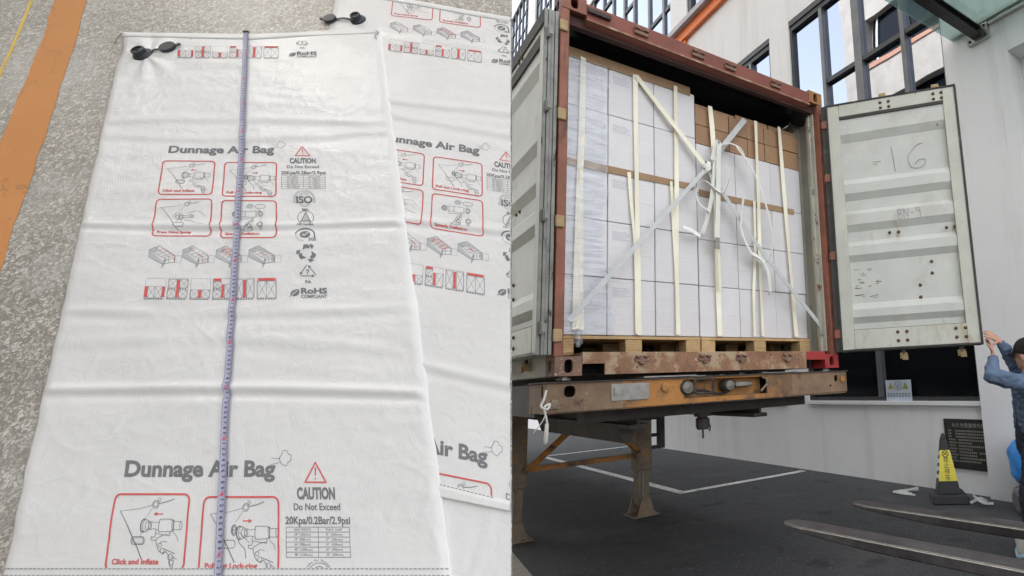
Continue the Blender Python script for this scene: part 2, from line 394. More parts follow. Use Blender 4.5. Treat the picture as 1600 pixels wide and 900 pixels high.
# ---------------------------------------------------------------- mesh helpers
class MB:
    def __init__(s):
        s.v, s.f = [], []
    def add(s, vs, fs):
        o = len(s.v)
        s.v += [tuple(p) for p in vs]
        s.f += [tuple(i + o for i in f) for f in fs]
        return s
    def box(s, x0, y0, z0, x1, y1, z1):
        return s.add([(x0, y0, z0), (x1, y0, z0), (x1, y1, z0), (x0, y1, z0), (x0, y0, z1), (x1, y0, z1), (x1, y1, z1), (x0, y1, z1)],
                     [(0, 3, 2, 1), (4, 5, 6, 7), (0, 1, 5, 4), (1, 2, 6, 5), (2, 3, 7, 6), (3, 0, 4, 7)])
    def prism(s, poly, axis, a, b):
        """closed polygon poly (2-D) extruded along axis x, y or z between a and b"""
        def mk(p, h):
            return {'x': (h, p[0], p[1]), 'y': (p[0], h, p[1]), 'z': (p[0], p[1], h)}[axis]
        n = len(poly)
        vs = [mk(p, a) for p in poly] + [mk(p, b) for p in poly]
        fs = [tuple(range(n))[::-1], tuple(range(n, 2 * n))] + [(i, (i + 1) % n, n + (i + 1) % n, n + i) for i in range(n)]
        return s.add(vs, fs)
    def tube(s, path, r, n=8, cap=True):
        path = [Vector(p) for p in path]
        rs = r if isinstance(r, (list, tuple)) else [r] * len(path)
        vs, fs = [], []
        up = None
        for i, p in enumerate(path):
            d = (path[min(i + 1, len(path) - 1)] - path[max(i - 1, 0)]).normalized()
            if up is None:
                up = Vector((0, 0, 1)) if abs(d.z) < .9 else Vector((1, 0, 0))
            x = d.cross(up).normalized()
            y = x.cross(d).normalized()
            up = y
            for k in range(n):
                a = 2 * math.pi * k / n
                vs.append(p + rs[i] * (math.cos(a) * x + math.sin(a) * y))
        for i in range(len(path) - 1):
            for k in range(n):
                k2 = (k + 1) % n
                fs.append((i * n + k, i * n + k2, (i + 1) * n + k2, (i + 1) * n + k))
        if cap:
            fs.append(tuple(range(n)))
            fs.append(tuple(range((len(path) - 1) * n, len(path) * n))[::-1])
        return s.add(vs, fs)
    def lathe(s, prof, c=(0, 0, 0), n=24, ax=(0, 0, 1)):
        q = Vector((0, 0, 1)).rotation_difference(Vector(ax))
        vs, fs = [], []
        for r, z in prof:
            for k in range(n):
                a = 2 * math.pi * k / n
                vs.append(Vector(c) + q @ Vector((r * math.cos(a), r * math.sin(a), z)))
        for i in range(len(prof) - 1):
            for k in range(n):
                k2 = (k + 1) % n
                fs.append((i * n + k, i * n + k2, (i + 1) * n + k2, (i + 1) * n + k))
        fs.append(tuple(range(n))[::-1])
        fs.append(tuple(range((len(prof) - 1) * n, len(prof) * n)))
        return s.add(vs, fs)
    def band(s, path, width, thick, wdir):
        """flat strap along path; width measured along wdir at each point"""
        path = [Vector(p) for p in path]
        n = len(path)
        vs, fs = [], []
        for i, p in enumerate(path):
            d = (path[min(i + 1, n - 1)] - path[max(i - 1, 0)]).normalized()
            w = wdir(i / max(1, n - 1)) if callable(wdir) else Vector(wdir)
            w = (w - w.dot(d) * d).normalized()
            t = d.cross(w).normalized()
            hw = width / 2
            for a, b in ((-hw, -thick / 2), (hw, -thick / 2), (hw, thick / 2), (-hw, thick / 2)):
                vs.append(p + a * w + b * t)
        for i in range(n - 1):
            for k in range(4):
                k2 = (k + 1) % 4
                fs.append((i * 4 + k, i * 4 + k2, i * 4 + 4 + k2, i * 4 + 4 + k))
        fs += [(3, 2, 1, 0), tuple(range(4 * n - 4, 4 * n))]
        return s.add(vs, fs)
    def mesh(s, name, bevel=0, smooth=False):
        me = bpy.data.meshes.new(name)
        me.from_pydata(s.v, [], s.f)
        bm = bmesh.new()
        bm.from_mesh(me)
        bmesh.ops.recalc_face_normals(bm, faces=bm.faces)
        if bevel:
            ed = [e for e in bm.edges if len(e.link_faces) == 2 and e.calc_face_angle(0) > 0.6]
            bmesh.ops.bevel(bm, geom=ed, offset=bevel, segments=1, affect='EDGES', clamp_overlap=True)
        bm.to_mesh(me)
        bm.free()
        if smooth:
            for p in me.polygons:
                p.use_smooth = True
        me.update()
        return me
    def build(s, name, mat, parent=None, bevel=0, smooth=False, mw=None):
        return link(name, s.mesh(name, bevel, smooth), mat, parent, mw)

def link(name, me, mat, parent=None, mw=None):
    o = bpy.data.objects.new(name, me)
    COL.objects.link(o)
    if mat and not me.materials:
        me.materials.append(MATS[mat])
    if parent:
        o.parent = parent
    if mw is not None:
        if parent:
            o.matrix_local = mw
        else:
            o.matrix_world = mw
    return o
def tag(o, label, cat, group=None):
    o['label'] = label
    o['category'] = cat
    if group:
        o['group'] = group
    return o
def empty(name, loc=(0, 0, 0), label=None, cat=None, group=None, rz=0, mw=None):
    o = bpy.data.objects.new(name, None)
    o.empty_display_size = .1
    COL.objects.link(o)
    if mw is not None:
        o.matrix_world = mw
    else:
        o.location = loc
        o.rotation_euler = (0, 0, rz)
    if label:
        tag(o, label, cat, group)
    return o
def struct(o):
    o['kind'] = 'structure'
    return o
def bez(pts, n=6):
    """smooth curve through points (Catmull-Rom)"""
    P = [Vector(p) for p in pts]
    P = [2 * P[0] - P[1]] + P + [2 * P[-1] - P[-2]]
    out = []
    for i in range(1, len(P) - 2):
        a, b, c, d = P[i - 1:i + 3]
        for k in range(n):
            t = k / n
            out.append(.5 * ((2 * b) + (c - a) * t + (2 * a - 5 * b + 4 * c - d) * t * t + (3 * b - a - 3 * c + d) * t ** 3))
    out.append(P[-2])
    return out

_TXT = {}
def text_geo(s, bold=0.0):
    """glyph outlines filled to polygons; returns verts normalised to cap height 1 from the baseline, faces, width"""
    k = (s, bold)
    if k in _TXT:
        return _TXT[k]
    cu = bpy.data.curves.new('txt', 'FONT')
    cu.body = s
    cu.size = 1.0
    cu.offset = bold
    cu.resolution_u = 3
    ob = bpy.data.objects.new('txt', cu)
    COL.objects.link(ob)
    dg = bpy.context.evaluated_depsgraph_get()
    ev = ob.evaluated_get(dg)
    me = ev.to_mesh()
    vs = [(v.co.x, v.co.y) for v in me.vertices]
    fs = [tuple(p.vertices) for p in me.polygons]
    ev.to_mesh_clear()
    bpy.data.objects.remove(ob)
    bpy.data.curves.remove(cu)
    if vs:
        x0 = min(v[0] for v in vs)
        x1 = max(v[0] for v in vs)
        vs = [(v[0] - x0, v[1]) for v in vs]
        w = x1 - x0
    else:
        w = 1
    _TXT[k] = (vs, fs, w)
    return _TXT[k]

# ================================================================ LEFT: the terrazzo floor with the dunnage bags
SL = Matrix.Identity(4)
for i in range(3):
    SL[i][0] = (0.78132626, -0.62256848, -0.04402005)[i]
    SL[i][1] = (0.23894924, 0.23323342, 0.94260566)[i]
    SL[i][2] = (-0.57656962, -0.74700111, 0.33099366)[i]
SL.translation = Vector((-1.25713338, -0.99350768, 1.84131007))
def s_edge(t):                       # right-hand edge of the floor slab
    return 0.483 + (1.509 - t) * 0.229
def left_to_slab(a, b):              # bag coordinates (across, along) -> floor coordinates
    return a - 0.432 * b - 0.603, b
def right_to_slab(a, b):
    return 0.99190558 * a - 0.25740621 * b + 0.06411944, -0.18115019 * a + 0.96885135 * b + 0.13895484
PERIOD = 1.14

def build_floor():
    top, bot = 1.85, -1.93
    front = [(-2.35, top), (s_edge(top), top), (s_edge(bot), bot), (-1.2, bot)]
    back = [(-2.3, top), (s_edge(top) - .14, top), (s_edge(bot) - .14, bot), (-1.15, bot)]
    vs = [(x, y, 0) for x, y in front] + [(x, y, -.13) for x, y in back]
    fs = [(0, 1, 2, 3), (7, 6, 5, 4)] + [(i, (i + 1) % 4, 4 + (i + 1) % 4, 4 + i) for i in range(4)]
    struct(MB().add(vs, fs).build('terrazzo_floor', 'terrazzo', mw=SL))
    # orange painted line, edges slightly ragged
    Lp = [(-1.70, 1.74), (-1.618, 1.509), (-1.532, 1.325), (-1.453, 1.134), (-1.358, .883), (-1.257, .624), (-1.03, .07), (-.80, -.5), (-.55, -1.1)]
    Rp = [(-1.54, 1.68), (-1.465, 1.509), (-1.346, 1.239), (-1.21, .902), (-1.092, .624), (-.985, .35), (-.878, .072), (-.65, -.5), (-.40, -1.1)]
    def dens(P, n=14):
        out = []
        for (x0, y0), (x1, y1) in zip(P, P[1:]):
            for k in range(n):
                t = k / n
                x, y = x0 + (x1 - x0) * t, y0 + (y1 - y0) * t
                j = noise.noise(Vector((x * 30, y * 30, 3))) * .006 + noise.noise(Vector((x * 7, y * 7, 9))) * .008
                out.append((x + j, y))
        return out + [P[-1]]
    A, B = dens(Lp), dens(Rp)
    vs = [(x, y, .0012) for x, y in A] + [(x, y, .0012) for x, y in B]
    n = len(A)
    struct(MB().add(vs, [(i, i + 1, n + i + 1, n + i) for i in range(n - 1)]).build('painted_line', 'floor_orange', mw=SL))
    yl = [(-1.77, 1.65), (-1.718, 1.509), (-1.672, 1.40), (-1.616, 1.26), (-1.565, 1.13), (-1.52, 1.007), (-1.40, .72)]
    o = MB().band([(x, y, .0015) for x, y in bez([(p[0], p[1], 0) for p in yl]) for _ in (0,)] if False else [(p.x, p.y, .0015) for p in bez([(x, y, 0) for x, y in yl])], .009, .002, (1, 0.3, 0)).build('thin_floor_line', 'yellow_line', mw=SL)
    struct(o)

# ---- flat print: polygons collected per colour in bag coordinates
class Art:
    def __init__(s):
        s.c = {}
        s.tr = None
    def _add(s, col, vs, fs):
        V, F = s.c.setdefault(col, ([], []))
        o = len(V)
        V += [s.tr(*v) for v in vs] if s.tr else vs
        F += [tuple(i + o for i in f) for f in fs]
    def poly(s, pts, col='print_grey'):
        s._add(col, list(pts), [tuple(range(len(pts)))])
    def line(s, pts, w=.0012, col='print_grey', closed=False):
        pts = list(pts)
        if closed:
            pts = pts + [pts[0]]
        for (x0, y0), (x1, y1) in zip(pts, pts[1:]):
            d = math.hypot(x1 - x0, y1 - y0)
            if d < 1e-6:
                continue
            ux, uy = (x1 - x0) / d, (y1 - y0) / d
            px, py = -uy * w / 2, ux * w / 2
            x0e, y0e, x1e, y1e = x0 - ux * w * .3, y0 - uy * w * .3, x1 + ux * w * .3, y1 + uy * w * .3
            s._add(col, [(x0e + px, y0e + py), (x0e - px, y0e - py), (x1e - px, y1e - py), (x1e + px, y1e + py)], [(0, 1, 2, 3)])
    def arc(s, cx, cy, rx, ry, a0=0, a1=360, w=.0012, col='print_grey', n=20):
        s.line([(cx + rx * math.cos(R(a0 + (a1 - a0) * i / n)), cy + ry * math.sin(R(a0 + (a1 - a0) * i / n))) for i in range(n + 1)], w, col)
    def disc(s, cx, cy, rx, ry, col='print_grey', n=20):
        s.poly([(cx + rx * math.cos(2 * math.pi * i / n), cy + ry * math.sin(2 * math.pi * i / n)) for i in range(n)], col)
    def text(s, t, x0, x1, y, h, col='print_grey', bold=.018, rot=0):
        vs, fs, w = text_geo(t, bold)
        hv = text_geo('H', bold)[0]
        H = max(v[1] for v in hv)
        kx, ky = (x1 - x0) / w, h / H
        if rot:
            c, sn = math.cos(rot), math.sin(rot)
            s._add(col, [(x0 + c * v[0] * kx - sn * v[1] * ky, y + sn * v[0] * kx + c * v[1] * ky) for v in vs], fs)
        else:
            s._add(col, [(x0 + v[0] * kx, y + v[1] * ky) for v in vs], fs)

def rrect(x0, y0, x1, y1, r, n=5):
    out = []
    for cx, cy, a in ((x1 - r, y1 - r, 0), (x0 + r, y1 - r, 90), (x0 + r, y0 + r, 180), (x1 - r, y0 + r, 270)):
        out += [(cx + r * math.cos(R(a + 90 * i / n)), cy + r * math.sin(R(a + 90 * i / n))) for i in range(n + 1)]
    return out

def draw_block(A, dy):
    """one repeat of the bag print"""
    G, RD, LT = 'print_grey', 'print_red', 'print_light'
    def loc(x0, y0, w, h):
        return lambda *pts: [(x0 + px * w, y0 + dy + py * h) for px, py in pts]
    A.text('Dunnage Air Bag', .275, .668, .566 + dy, .036, G, .036)
    q = loc(.655, .585, .055, .042)
    A.line(q((.0, .15), (.5, .3)), .001); A.line(q((.05, .5), (.45, .5)), .001)
    A.line(q((.5, .25), (.42, .5), (.52, .7), (.6, .95), (.78, .95), (.85, .75), (1, .7), (.98, .4), (.85, .3), (.75, .1), (.6, .15), (.5, .25)), .0012)
    # four red framed how-to pictures
    boxes = [(.260, .370, .450, .526, 'Click and Inflate'), (.487, .362, .677, .520, 'Pull out Lock-ring'),
             (.257, .194, .453, .349, 'Press Value Spring'), (.488, .187, .678, .342, 'Speedy Deflation')]
    for i, (x0, y0, x1, y1, t) in enumerate(boxes):
        A.line(rrect(x0, y0 + dy, x1, y1 + dy, .014), .0042, RD, True)
        A.text(t, x0 + .014, x0 + .014 + (.113, .125, .115, .118)[i], y0 + .0125 + dy, .0105, RD, .03)
        q = loc(x0, y0, x1 - x0, y1 - y0)
        W, H = x1 - x0, y1 - y0
        def ell(cx, cy, rx, ry, w=.0010, a0=0, a1=360, col=G):
            A.arc(x0 + cx * W, y0 + dy + cy * H, rx * W, ry * H, a0, a1, w, col, 14)
        def hand(ox, oy):
            p = lambda *pts: q(*[(px + ox, py + oy) for px, py in pts])
            A.line(p((.60, .50), (.60, .44), (.58, .42), (.55, .43), (.55, .39), (.60, .38), (.63, .41), (.70, .45), (.79, .47)), .0011)
            A.line(p((.61, .38), (.63, .30), (.66, .24), (.71, .21), (.75, .24), (.80, .17), (.80, .10), (.83, .03)), .0013)
            A.line(p((.64, .33), (.70, .37), (.76, .36)), .001)
            A.line(p((.73, .27), (.80, .24), (.87, .21)), .0014)
            A.line(p((.83, .03), (.85, .04), (.86, .12), (.84, .18), (.90, .14)), .001)
            for cx, cy, r in ((.665, .32, .022), (.70, .25, .026), (.81, .17, .03), (.835, .10, .026)):
                ell(cx + ox, cy + oy, r, r * 1.2)
            A.line(p((.82, .5), (.88, .43), (.90, .37)), .001)
        def gun(ox, oy):
            p = lambda *pts: q(*[(px + ox, py + oy) for px, py in pts])
            ell(.43 + ox, .575 + oy, .035, .085, .0026, 60, 300)
            ell(.46 + ox, .575 + oy, .04, .085); ell(.49 + ox, .575 + oy, .035, .065); ell(.52 + ox, .575 + oy, .02, .05)
            A.line(p((.53, .63), (.57, .61), (.63, .62)), .001); A.line(p((.53, .52), (.57, .535), (.63, .52)), .001)
            A.line(p((.64, .66), (.80, .66), (.81, .50), (.64, .49), (.63, .58), (.64, .66)), .0012)
            A.line(p((.81, .645), (.825, .645), (.825, .51), (.81, .51)), .002)
            A.line(p((.82, .63), (.92, .63)), .0011); A.line(p((.82, .52), (.92, .52)), .0011); ell(.92 + ox, .575 + oy, .016, .055)
            A.line(p((.60, .52), (.60, .47), (.79, .44), (.79, .49)), .0011)
        def arrow(x, y, sgn):
            A.line(q((x - .05, y), (x + .05, y)), .0022, RD)
            A.poly(q((x + sgn * .075, y), (x + sgn * .025, y + .028), (x + sgn * .025, y - .028)), RD)
        if i < 3:
            A.line(q((.10, .77), (.35, .80), (.52, .85)), .0009); A.line(q((.6, .87), (.72, .90), (.80, .935)), .0017)
            A.line(q((.10, .77), (.22, .58)), .0014); A.line(q((.22, .58), (.33, .37), (.44, .15)), .0021)
            ell(.56, .86, .042, .055); ell(.56, .86, .028, .036); ell(.605, .925, .018, .026)
            A.line(q((.52, .81), (.47, .72), (.43, .66)), .0018, LT)
        if i == 0:
            gun(0, 0); hand(0, 0); arrow(.62, .73, -1)
            A.line([(u, v) for u, v in rrect(x0 + .29 * W, y0 + dy + .33 * H, x0 + .46 * W, y0 + dy + .43 * H, .006)], .0013, G, True)
            A.line([(u, v) for u, v in rrect(x0 + .305 * W, y0 + dy + .345 * H, x0 + .445 * W, y0 + dy + .415 * H, .004)], .0008, G, True)
            A.line(q((.40, .44), (.41, .50)), .0018, LT)
        elif i == 1:
            gun(.06, -.05); hand(.06, -.06); arrow(.58, .68, 1)
            ell(.42, .56, .035, .07, .0018); ell(.42, .56, .022, .045, .0016); A.line(q((.405, .56), (.435, .56)), .0016)
            A.line([(u, v) for u, v in rrect(x0 + .27 * W, y0 + dy + .33 * H, x0 + .44 * W, y0 + dy + .43 * H, .006)], .0013, G, True)
            A.line(q((.46, .50), (.49, .40), (.57, .31), (.585, .2)), .0013); A.line(q((.49, .53), (.55, .47), (.62, .40)), .001)
        elif i == 2:
            ell(.47, .52, .035, .05, .0016); ell(.46, .47, .05, .04, .001); ell(.44, .40, .05, .05, .001)
            for cx, cy, r in ((.40, .58, .035), (.36, .54, .03), (.40, .50, .035), (.46, .58, .03)):
                ell(cx, cy, r, r * 1.2, .0008)
            A.line([(u, v) for u, v in rrect(x0 + .36 * W, y0 + dy + .24 * H, x0 + .54 * W, y0 + dy + .35 * H, .006)], .0015, G, True)
            A.line(q((.50, .55), (.58, .53), (.66, .57), (.70, .53), (.66, .49), (.56, .48), (.51, .49)), .0012)
            A.line(q((.56, .60), (.72, .67), (.82, .64), (.90, .52)), .0011); A.line(q((.54, .42), (.66, .40), (.78, .33), (.88, .31)), .0011)
            ell(.64, .54, .03, .03, .001)
        else:
            for r in (.055, .038, .02):
                ell(.25, .63, r, r * 1.35, .0017)
            A.line(q((.31, .70), (.44, .70), (.44, .56), (.31, .56)), .0011); A.line(q((.34, .70), (.34, .56)), .0011)
            A.line(q((.44, .71), (.63, .71), (.63, .55), (.44, .55), (.44, .71)), .0012)
            ell(.71, .64, .045, .065, .0014); ell(.71, .64, .028, .04, .0018); ell(.69, .64, .06, .08, .001, 60, 300)
            A.line([(u, v) for u, v in rrect(x0 + .62 * W, y0 + dy + .79 * H, x0 + .80 * W, y0 + dy + .89 * H, .007)], .0014, G, True)
            A.line(q((.70, .79), (.70, .71)), .0014, LT); A.line(q((.72, .57), (.72, .42)), .0018, LT)
            ell(.72, .34, .055, .075, .0012); ell(.72, .34, .035, .05, .0022); ell(.72, .23, .02, .025)
            A.poly(q((.45, .86), (.50, .92), (.57, .90), (.60, .84), (.55, .81), (.56, .78), (.47, .79), (.44, .82)), LT)
            A.line(q((.33, .55), (.34, .49), (.44, .50), (.55, .51), (.60, .54)), .0012); A.line(q((.56, .52), (.59, .47), (.57, .44)), .0015)
            A.line(q((.57, .50), (.54, .38), (.48, .32), (.42, .25), (.40, .17)), .0013); A.line(q((.60, .44), (.56, .30), (.57, .2)), .0012)
            for cx, cy, r in ((.53, .42, .03), (.50, .36, .03), (.53, .30, .035), (.48, .27, .03), (.55, .25, .025)):
                ell(cx, cy, r, r * 1.2, .0014)
            A.line(q((.36, .22), (.46, .19), (.55, .20)), .0013)
    # loading drawings: four little containers
    for i in range(4):
        q = loc(.257 + i * .1105, .068, .107, .087)
        A.poly(q((0, .48), (0, .81), (.29, .99), (.22, .74), (.08, .68), (.44, .30), (.44, .17)), LT)
        if i == 3:
            A.poly(q((.29, .99), (.79, .56), (.79, .25), (.70, .30), (.70, .55), (.26, .82)), LT)
            A.poly(q((.0, .81), (.29, .99), (.26, .82), (.1, .70)), LT)
        A.line(q((0, .48), (0, .81), (.29, .99), (.79, .56), (.79, .25), (.44, .17), (0, .48)), .0014)
        A.line(q((0, .81), (.44, .44)), .001); A.line(q((.44, .44), (.79, .56)), .0008)
        for k in range(1, 4):
            A.line(q((.0 + .11 * k + .02, .78 - .105 * k), (.29 + .12 * k, .95 - .105 * k)), .0009)
        A.line(q((.15, .9), (.62, .5)), .0009); A.line(q((.5, .25), (.5, .46)), .0009); A.line(q((.62, .22), (.62, .5)), .0009); A.line(q((.46, .33), (.79, .42)), .0009)
        if i == 0:
            A.line(q((.42, .85), (.79, .54), (.79, .27)), .0012, RD); A.line(q((.3, .78), (.45, .68)), .0011, RD)
        elif i == 1:
            A.line(q((.2, .8), (.33, .9)), .0016, RD); A.line(q((.45, .62), (.66, .45)), .0014, RD); A.line(q((.6, .30), (.76, .36)), .0011, RD)
        elif i == 2:
            for k in range(4):
                A.line(q((.17 + .12 * k, .77 - .105 * k), (.33 + .12 * k, .87 - .105 * k)), .0022, RD)
            A.line(q((.15, .78), (.6, .40)), .0015, RD); A.line(q((.33, .9), (.76, .53)), .0015, RD)
        else:
            A.line(q((.33, .66), (.50, .57)), .0016, RD); A.line(q((.4, .7), (.46, .62)), .0012, RD)
        A.poly(q((.44, 0), (.44, .20), (.52, .42), (.52, .22)), 'print_light')
        A.line(q((.44, 0), (.44, .20), (.52, .42), (.52, .22), (.44, 0)), .001)
        A.line(q((.81, .54), (1, .54), (1, .23), (.81, .23), (.81, .54)), .0007)
    # six stacked-load drawings
    for i in range(6):
        q = loc(.261 + i * .0715, -.049, .063, .077)
        def crate(x0, y0, x1, y1):
            A.line(q((x0, y0), (x1, y0), (x1, y1), (x0, y1), (x0, y0)), .0009)
            A.line(q((x0, y0), (x1, y1)), .0009); A.line(q((x0, y1), (x1, y0)), .0009)
        def bar(x0, y0, x1, y1):
            A.poly(q((x0, y0), (x1, y0), (x1, y1), (x0, y1)), RD)
        def dash(y, x0=0.02, x1=.98):
            n = max(2, round((x1 - x0) * 7))
            for k in range(n):
                a = x0 + (x1 - x0) * k / n
                A.poly(q((a, y - .028), (a + (x1 - x0) / n * .62, y - .028), (a + (x1 - x0) / n * .62, y + .028), (a, y + .028)), G)
        A.line(q((0, 1), (1, 1), (1, 0.02), (0, 0.02), (0, 1)), .0007)
        dash(.02)
        if i == 0:
            crate(.14, .08, .5, .60); crate(.5, .08, .86, .60); bar(-.02, .10, .13, .60); bar(.87, .10, 1.0, .60)
        elif i == 1:
            for x0, x1 in ((.02, .42), (.58, .98)):
                crate(x0, .08, x1, .44); crate(x0, .56, x1, .95); dash(.50, x0, x1)
            bar(.43, .08, .57, .95)
        elif i == 2:
            crate(.03, .08, .40, .46); crate(.60, .08, .97, .46); bar(.43, .08, .57, .46); A.line(q((0, .46), (1, .46)), .0008)
        elif i == 3:
            crate(.02, .08, .42, .44); crate(.02, .56, .42, .86); dash(.5, .02, .42); bar(.03, .88, .41, 1.0); crate(.60, .08, .98, .72); bar(.45, .08, .57, .72)
        elif i == 4:
            crate(.02, .08, .40, .95); crate(.60, .08, .98, .95); bar(.43, .08, .57, .93)
        else:
            crate(.03, .08, .5, .86); crate(.5, .08, .97, .86); bar(.06, .88, .95, 1.0)
    # right-hand column
    A.line([(.774, .597 + dy), (.747, .552 + dy), (.801, .552 + dy)], .0034, RD, True)
    A.line([(.774, .585 + dy), (.774, .568 + dy)], .003, RD); A.disc(.774, .560 + dy, .0018, .0022, RD, 8)
    A.text('CAUTION', .725, .822, .516 + dy, .025, G, .046)
    A.text('Do Not Exceed', .716, .833, .492 + dy, .0145, G, .018)
    A.text('20Kpa/0.2Bar/2.9psi', .694, .856, .463 + dy, .0155, G, .025)
    tx0, tx1, tm, ty0, ty1 = .696, .853, .775, .396 + dy, .4565 + dy
    rows = [('BAG WIDTH', 'MAX GAP'), ('20" (500mm)', '8"  (200mm)'), ('32" (800mm)', '12"  (300mm)'), ('36" (900mm)', '14"  (350mm)'), ('40" (1000mm)', '16"  (400mm)'), ('48" (1200mm)', '20"  (500mm)')]
    for k in range(7):
        y = ty0 + (ty1 - ty0) * k / 6
        A.line([(tx0, y), (tx1, y)], .0011)
    for x in (tx0, tm, tx1):
        A.line([(x, ty0), (x, ty1)], .0011)
    for k, (l, r_) in enumerate(rows):
        y = ty1 - (ty1 - ty0) * (k + 1) / 6 + .0028
        A.text(l, tx0 + .020, tm - .019 + (.004 if k > 3 else 0), y, .0048, G, 0)
        A.text(r_, tm + .019, tx1 - .018, y, .0048, G, 0)
    cx, cy = .7765, .348 + dy
    A.arc(cx, cy, .033, .037, -20, 200, .0012); A.arc(cx, cy, .038, .043, -18, -8, .002); A.arc(cx, cy, .038, .043, 188, 198, .002)
    s = 'Organization for Standardization'
    for i, ch in enumerate(s):
        if ch == ' ':
            continue
        a = R(185 - 190 * (i + .5) / len(s))
        vs, fs, w = text_geo(ch, .02)
        hx, hy = cx + .0355 * math.cos(a), cy + .040 * math.sin(a)
        A.text(ch, hx - .0022 * math.sin(a) , hx + .0022 - .0022 * math.sin(a), hy, .0052, G, .02, a - math.pi / 2) if w else None
    A.text('ISO', .7475, .8055, .334 + dy, .029, G, .04)
    for k in (-1, 1):
        A.arc(cx, cy, .022, .030, 50 if k > 0 else 230, 130 if k > 0 else 310, .0014)
        A.arc(cx, cy + k * .018, .018, .005, 0, 360, .0008)
    A.text('9001', .7655, .7885, .3005 + dy, .010, G, .04)
    cx, cy = .779, .271 + dy
    A.arc(cx, cy, .028, .029, -50, 230, .0022)
    A.poly([(cx, cy + .024), (cx - .014, cy - .012), (cx + .014, cy - .012)], LT)
    A.line([(cx - .019, cy - .026), (cx, cy + .024), (cx + .019, cy - .026)], .0026); A.line([(cx - .017, cy - .014), (cx + .017, cy - .014)], .002); A.line([(cx - .018, cy - .02), (cx + .018, cy - .02)], .002)
    A.text('AAR Certified', .750, .807, .237 + dy, .0085, G, .025)
    cx, cy = .776, .200 + dy
    A.disc(cx, cy, .018, .015); A.arc(cx, cy, .032, .025, 8, 172, .0052); A.arc(cx, cy, .032, .028, 190, 262, .0032, LT)
    A.line([(cx + .032, cy + .003), (cx + .033, cy - .016)], .0052)
    A.line([(cx - .008, cy), (cx - .002, cy - .006), (cx + .011, cy + .009)], .0032, 'print_paper')
    A.text('SGS', .7885, .8135, .1735 + dy, .0125, G, .03)
    cx, cy = .782, .125 + dy
    for k in range(3):
        a = R(90 - 120 * k)
        def rot(px, py):
            return cx + (px * math.cos(a) - py * math.sin(a)) , cy + (px * math.sin(a) + py * math.cos(a)) * 1.1
        A.poly([rot(.010, .014), (rot(.030, .010)), rot(.030, -.004), rot(.022, -.012), rot(.014, -.006), rot(.018, .001)])
        A.poly([rot(.022, -.012), rot(.012, -.018), rot(.026, -.024), rot(.033, -.012), rot(.028, -.010)])
    cx, cy = .7825, .051 + dy
    T3 = [(cx, cy + .030), (cx - .028, cy - .014), (cx + .028, cy - .014)]
    for k in range(3):
        (ax, ay), (bx, by) = T3[k], T3[(k + 1) % 3]
        A.line([(ax + (bx - ax) * .08, ay + (by - ay) * .08), (ax + (bx - ax) * .74, ay + (by - ay) * .74)], .003)
        ex, ey = ax + (bx - ax) * .80, ay + (by - ay) * .80
        d = math.hypot(bx - ax, by - ay); ux, uy = (bx - ax) / d, (by - ay) / d
        A.poly([(ex + ux * .006, ey + uy * .006), (ex - ux * .004 - uy * .006, ey - uy * .004 + ux * .006), (ex - ux * .004 + uy * .006, ey - uy * .004 - ux * .006)])
    A.text('7', .7775, .7885, .042 + dy, .018, G, .02)
    A.text('PA', .7735, .7935, .0095 + dy, .0115, G, .02)
    A.text('RoHS', .759, .843, -.0275 + dy, .0205, G, .044)
    A.text('COMPLIANT', .759, .843, -.0445 + dy, .0125, G, .025)
    lf = [(.7235, -.0425), (.726, -.034), (.727, -.024), (.734, -.016), (.744, -.0125), (.753, -.0125), (.755, -.020), (.752, -.030), (.745, -.0365), (.736, -.0385), (.730, -.0365)]
    A.poly([(x, y + dy) for x, y in lf])
    A.line([(.727, -.039 + dy), (.750, -.016 + dy)], .0012, 'print_paper')
    for k in range(3):
        A.line([(.733 + k * .005, -.033 + k * .005 + dy), (.735 + k * .005, -.024 + k * .004 + dy)], .0009, 'print_paper')

M('print_paper', (0.64, 0.64, 0.635), 0.5, var=0.03)

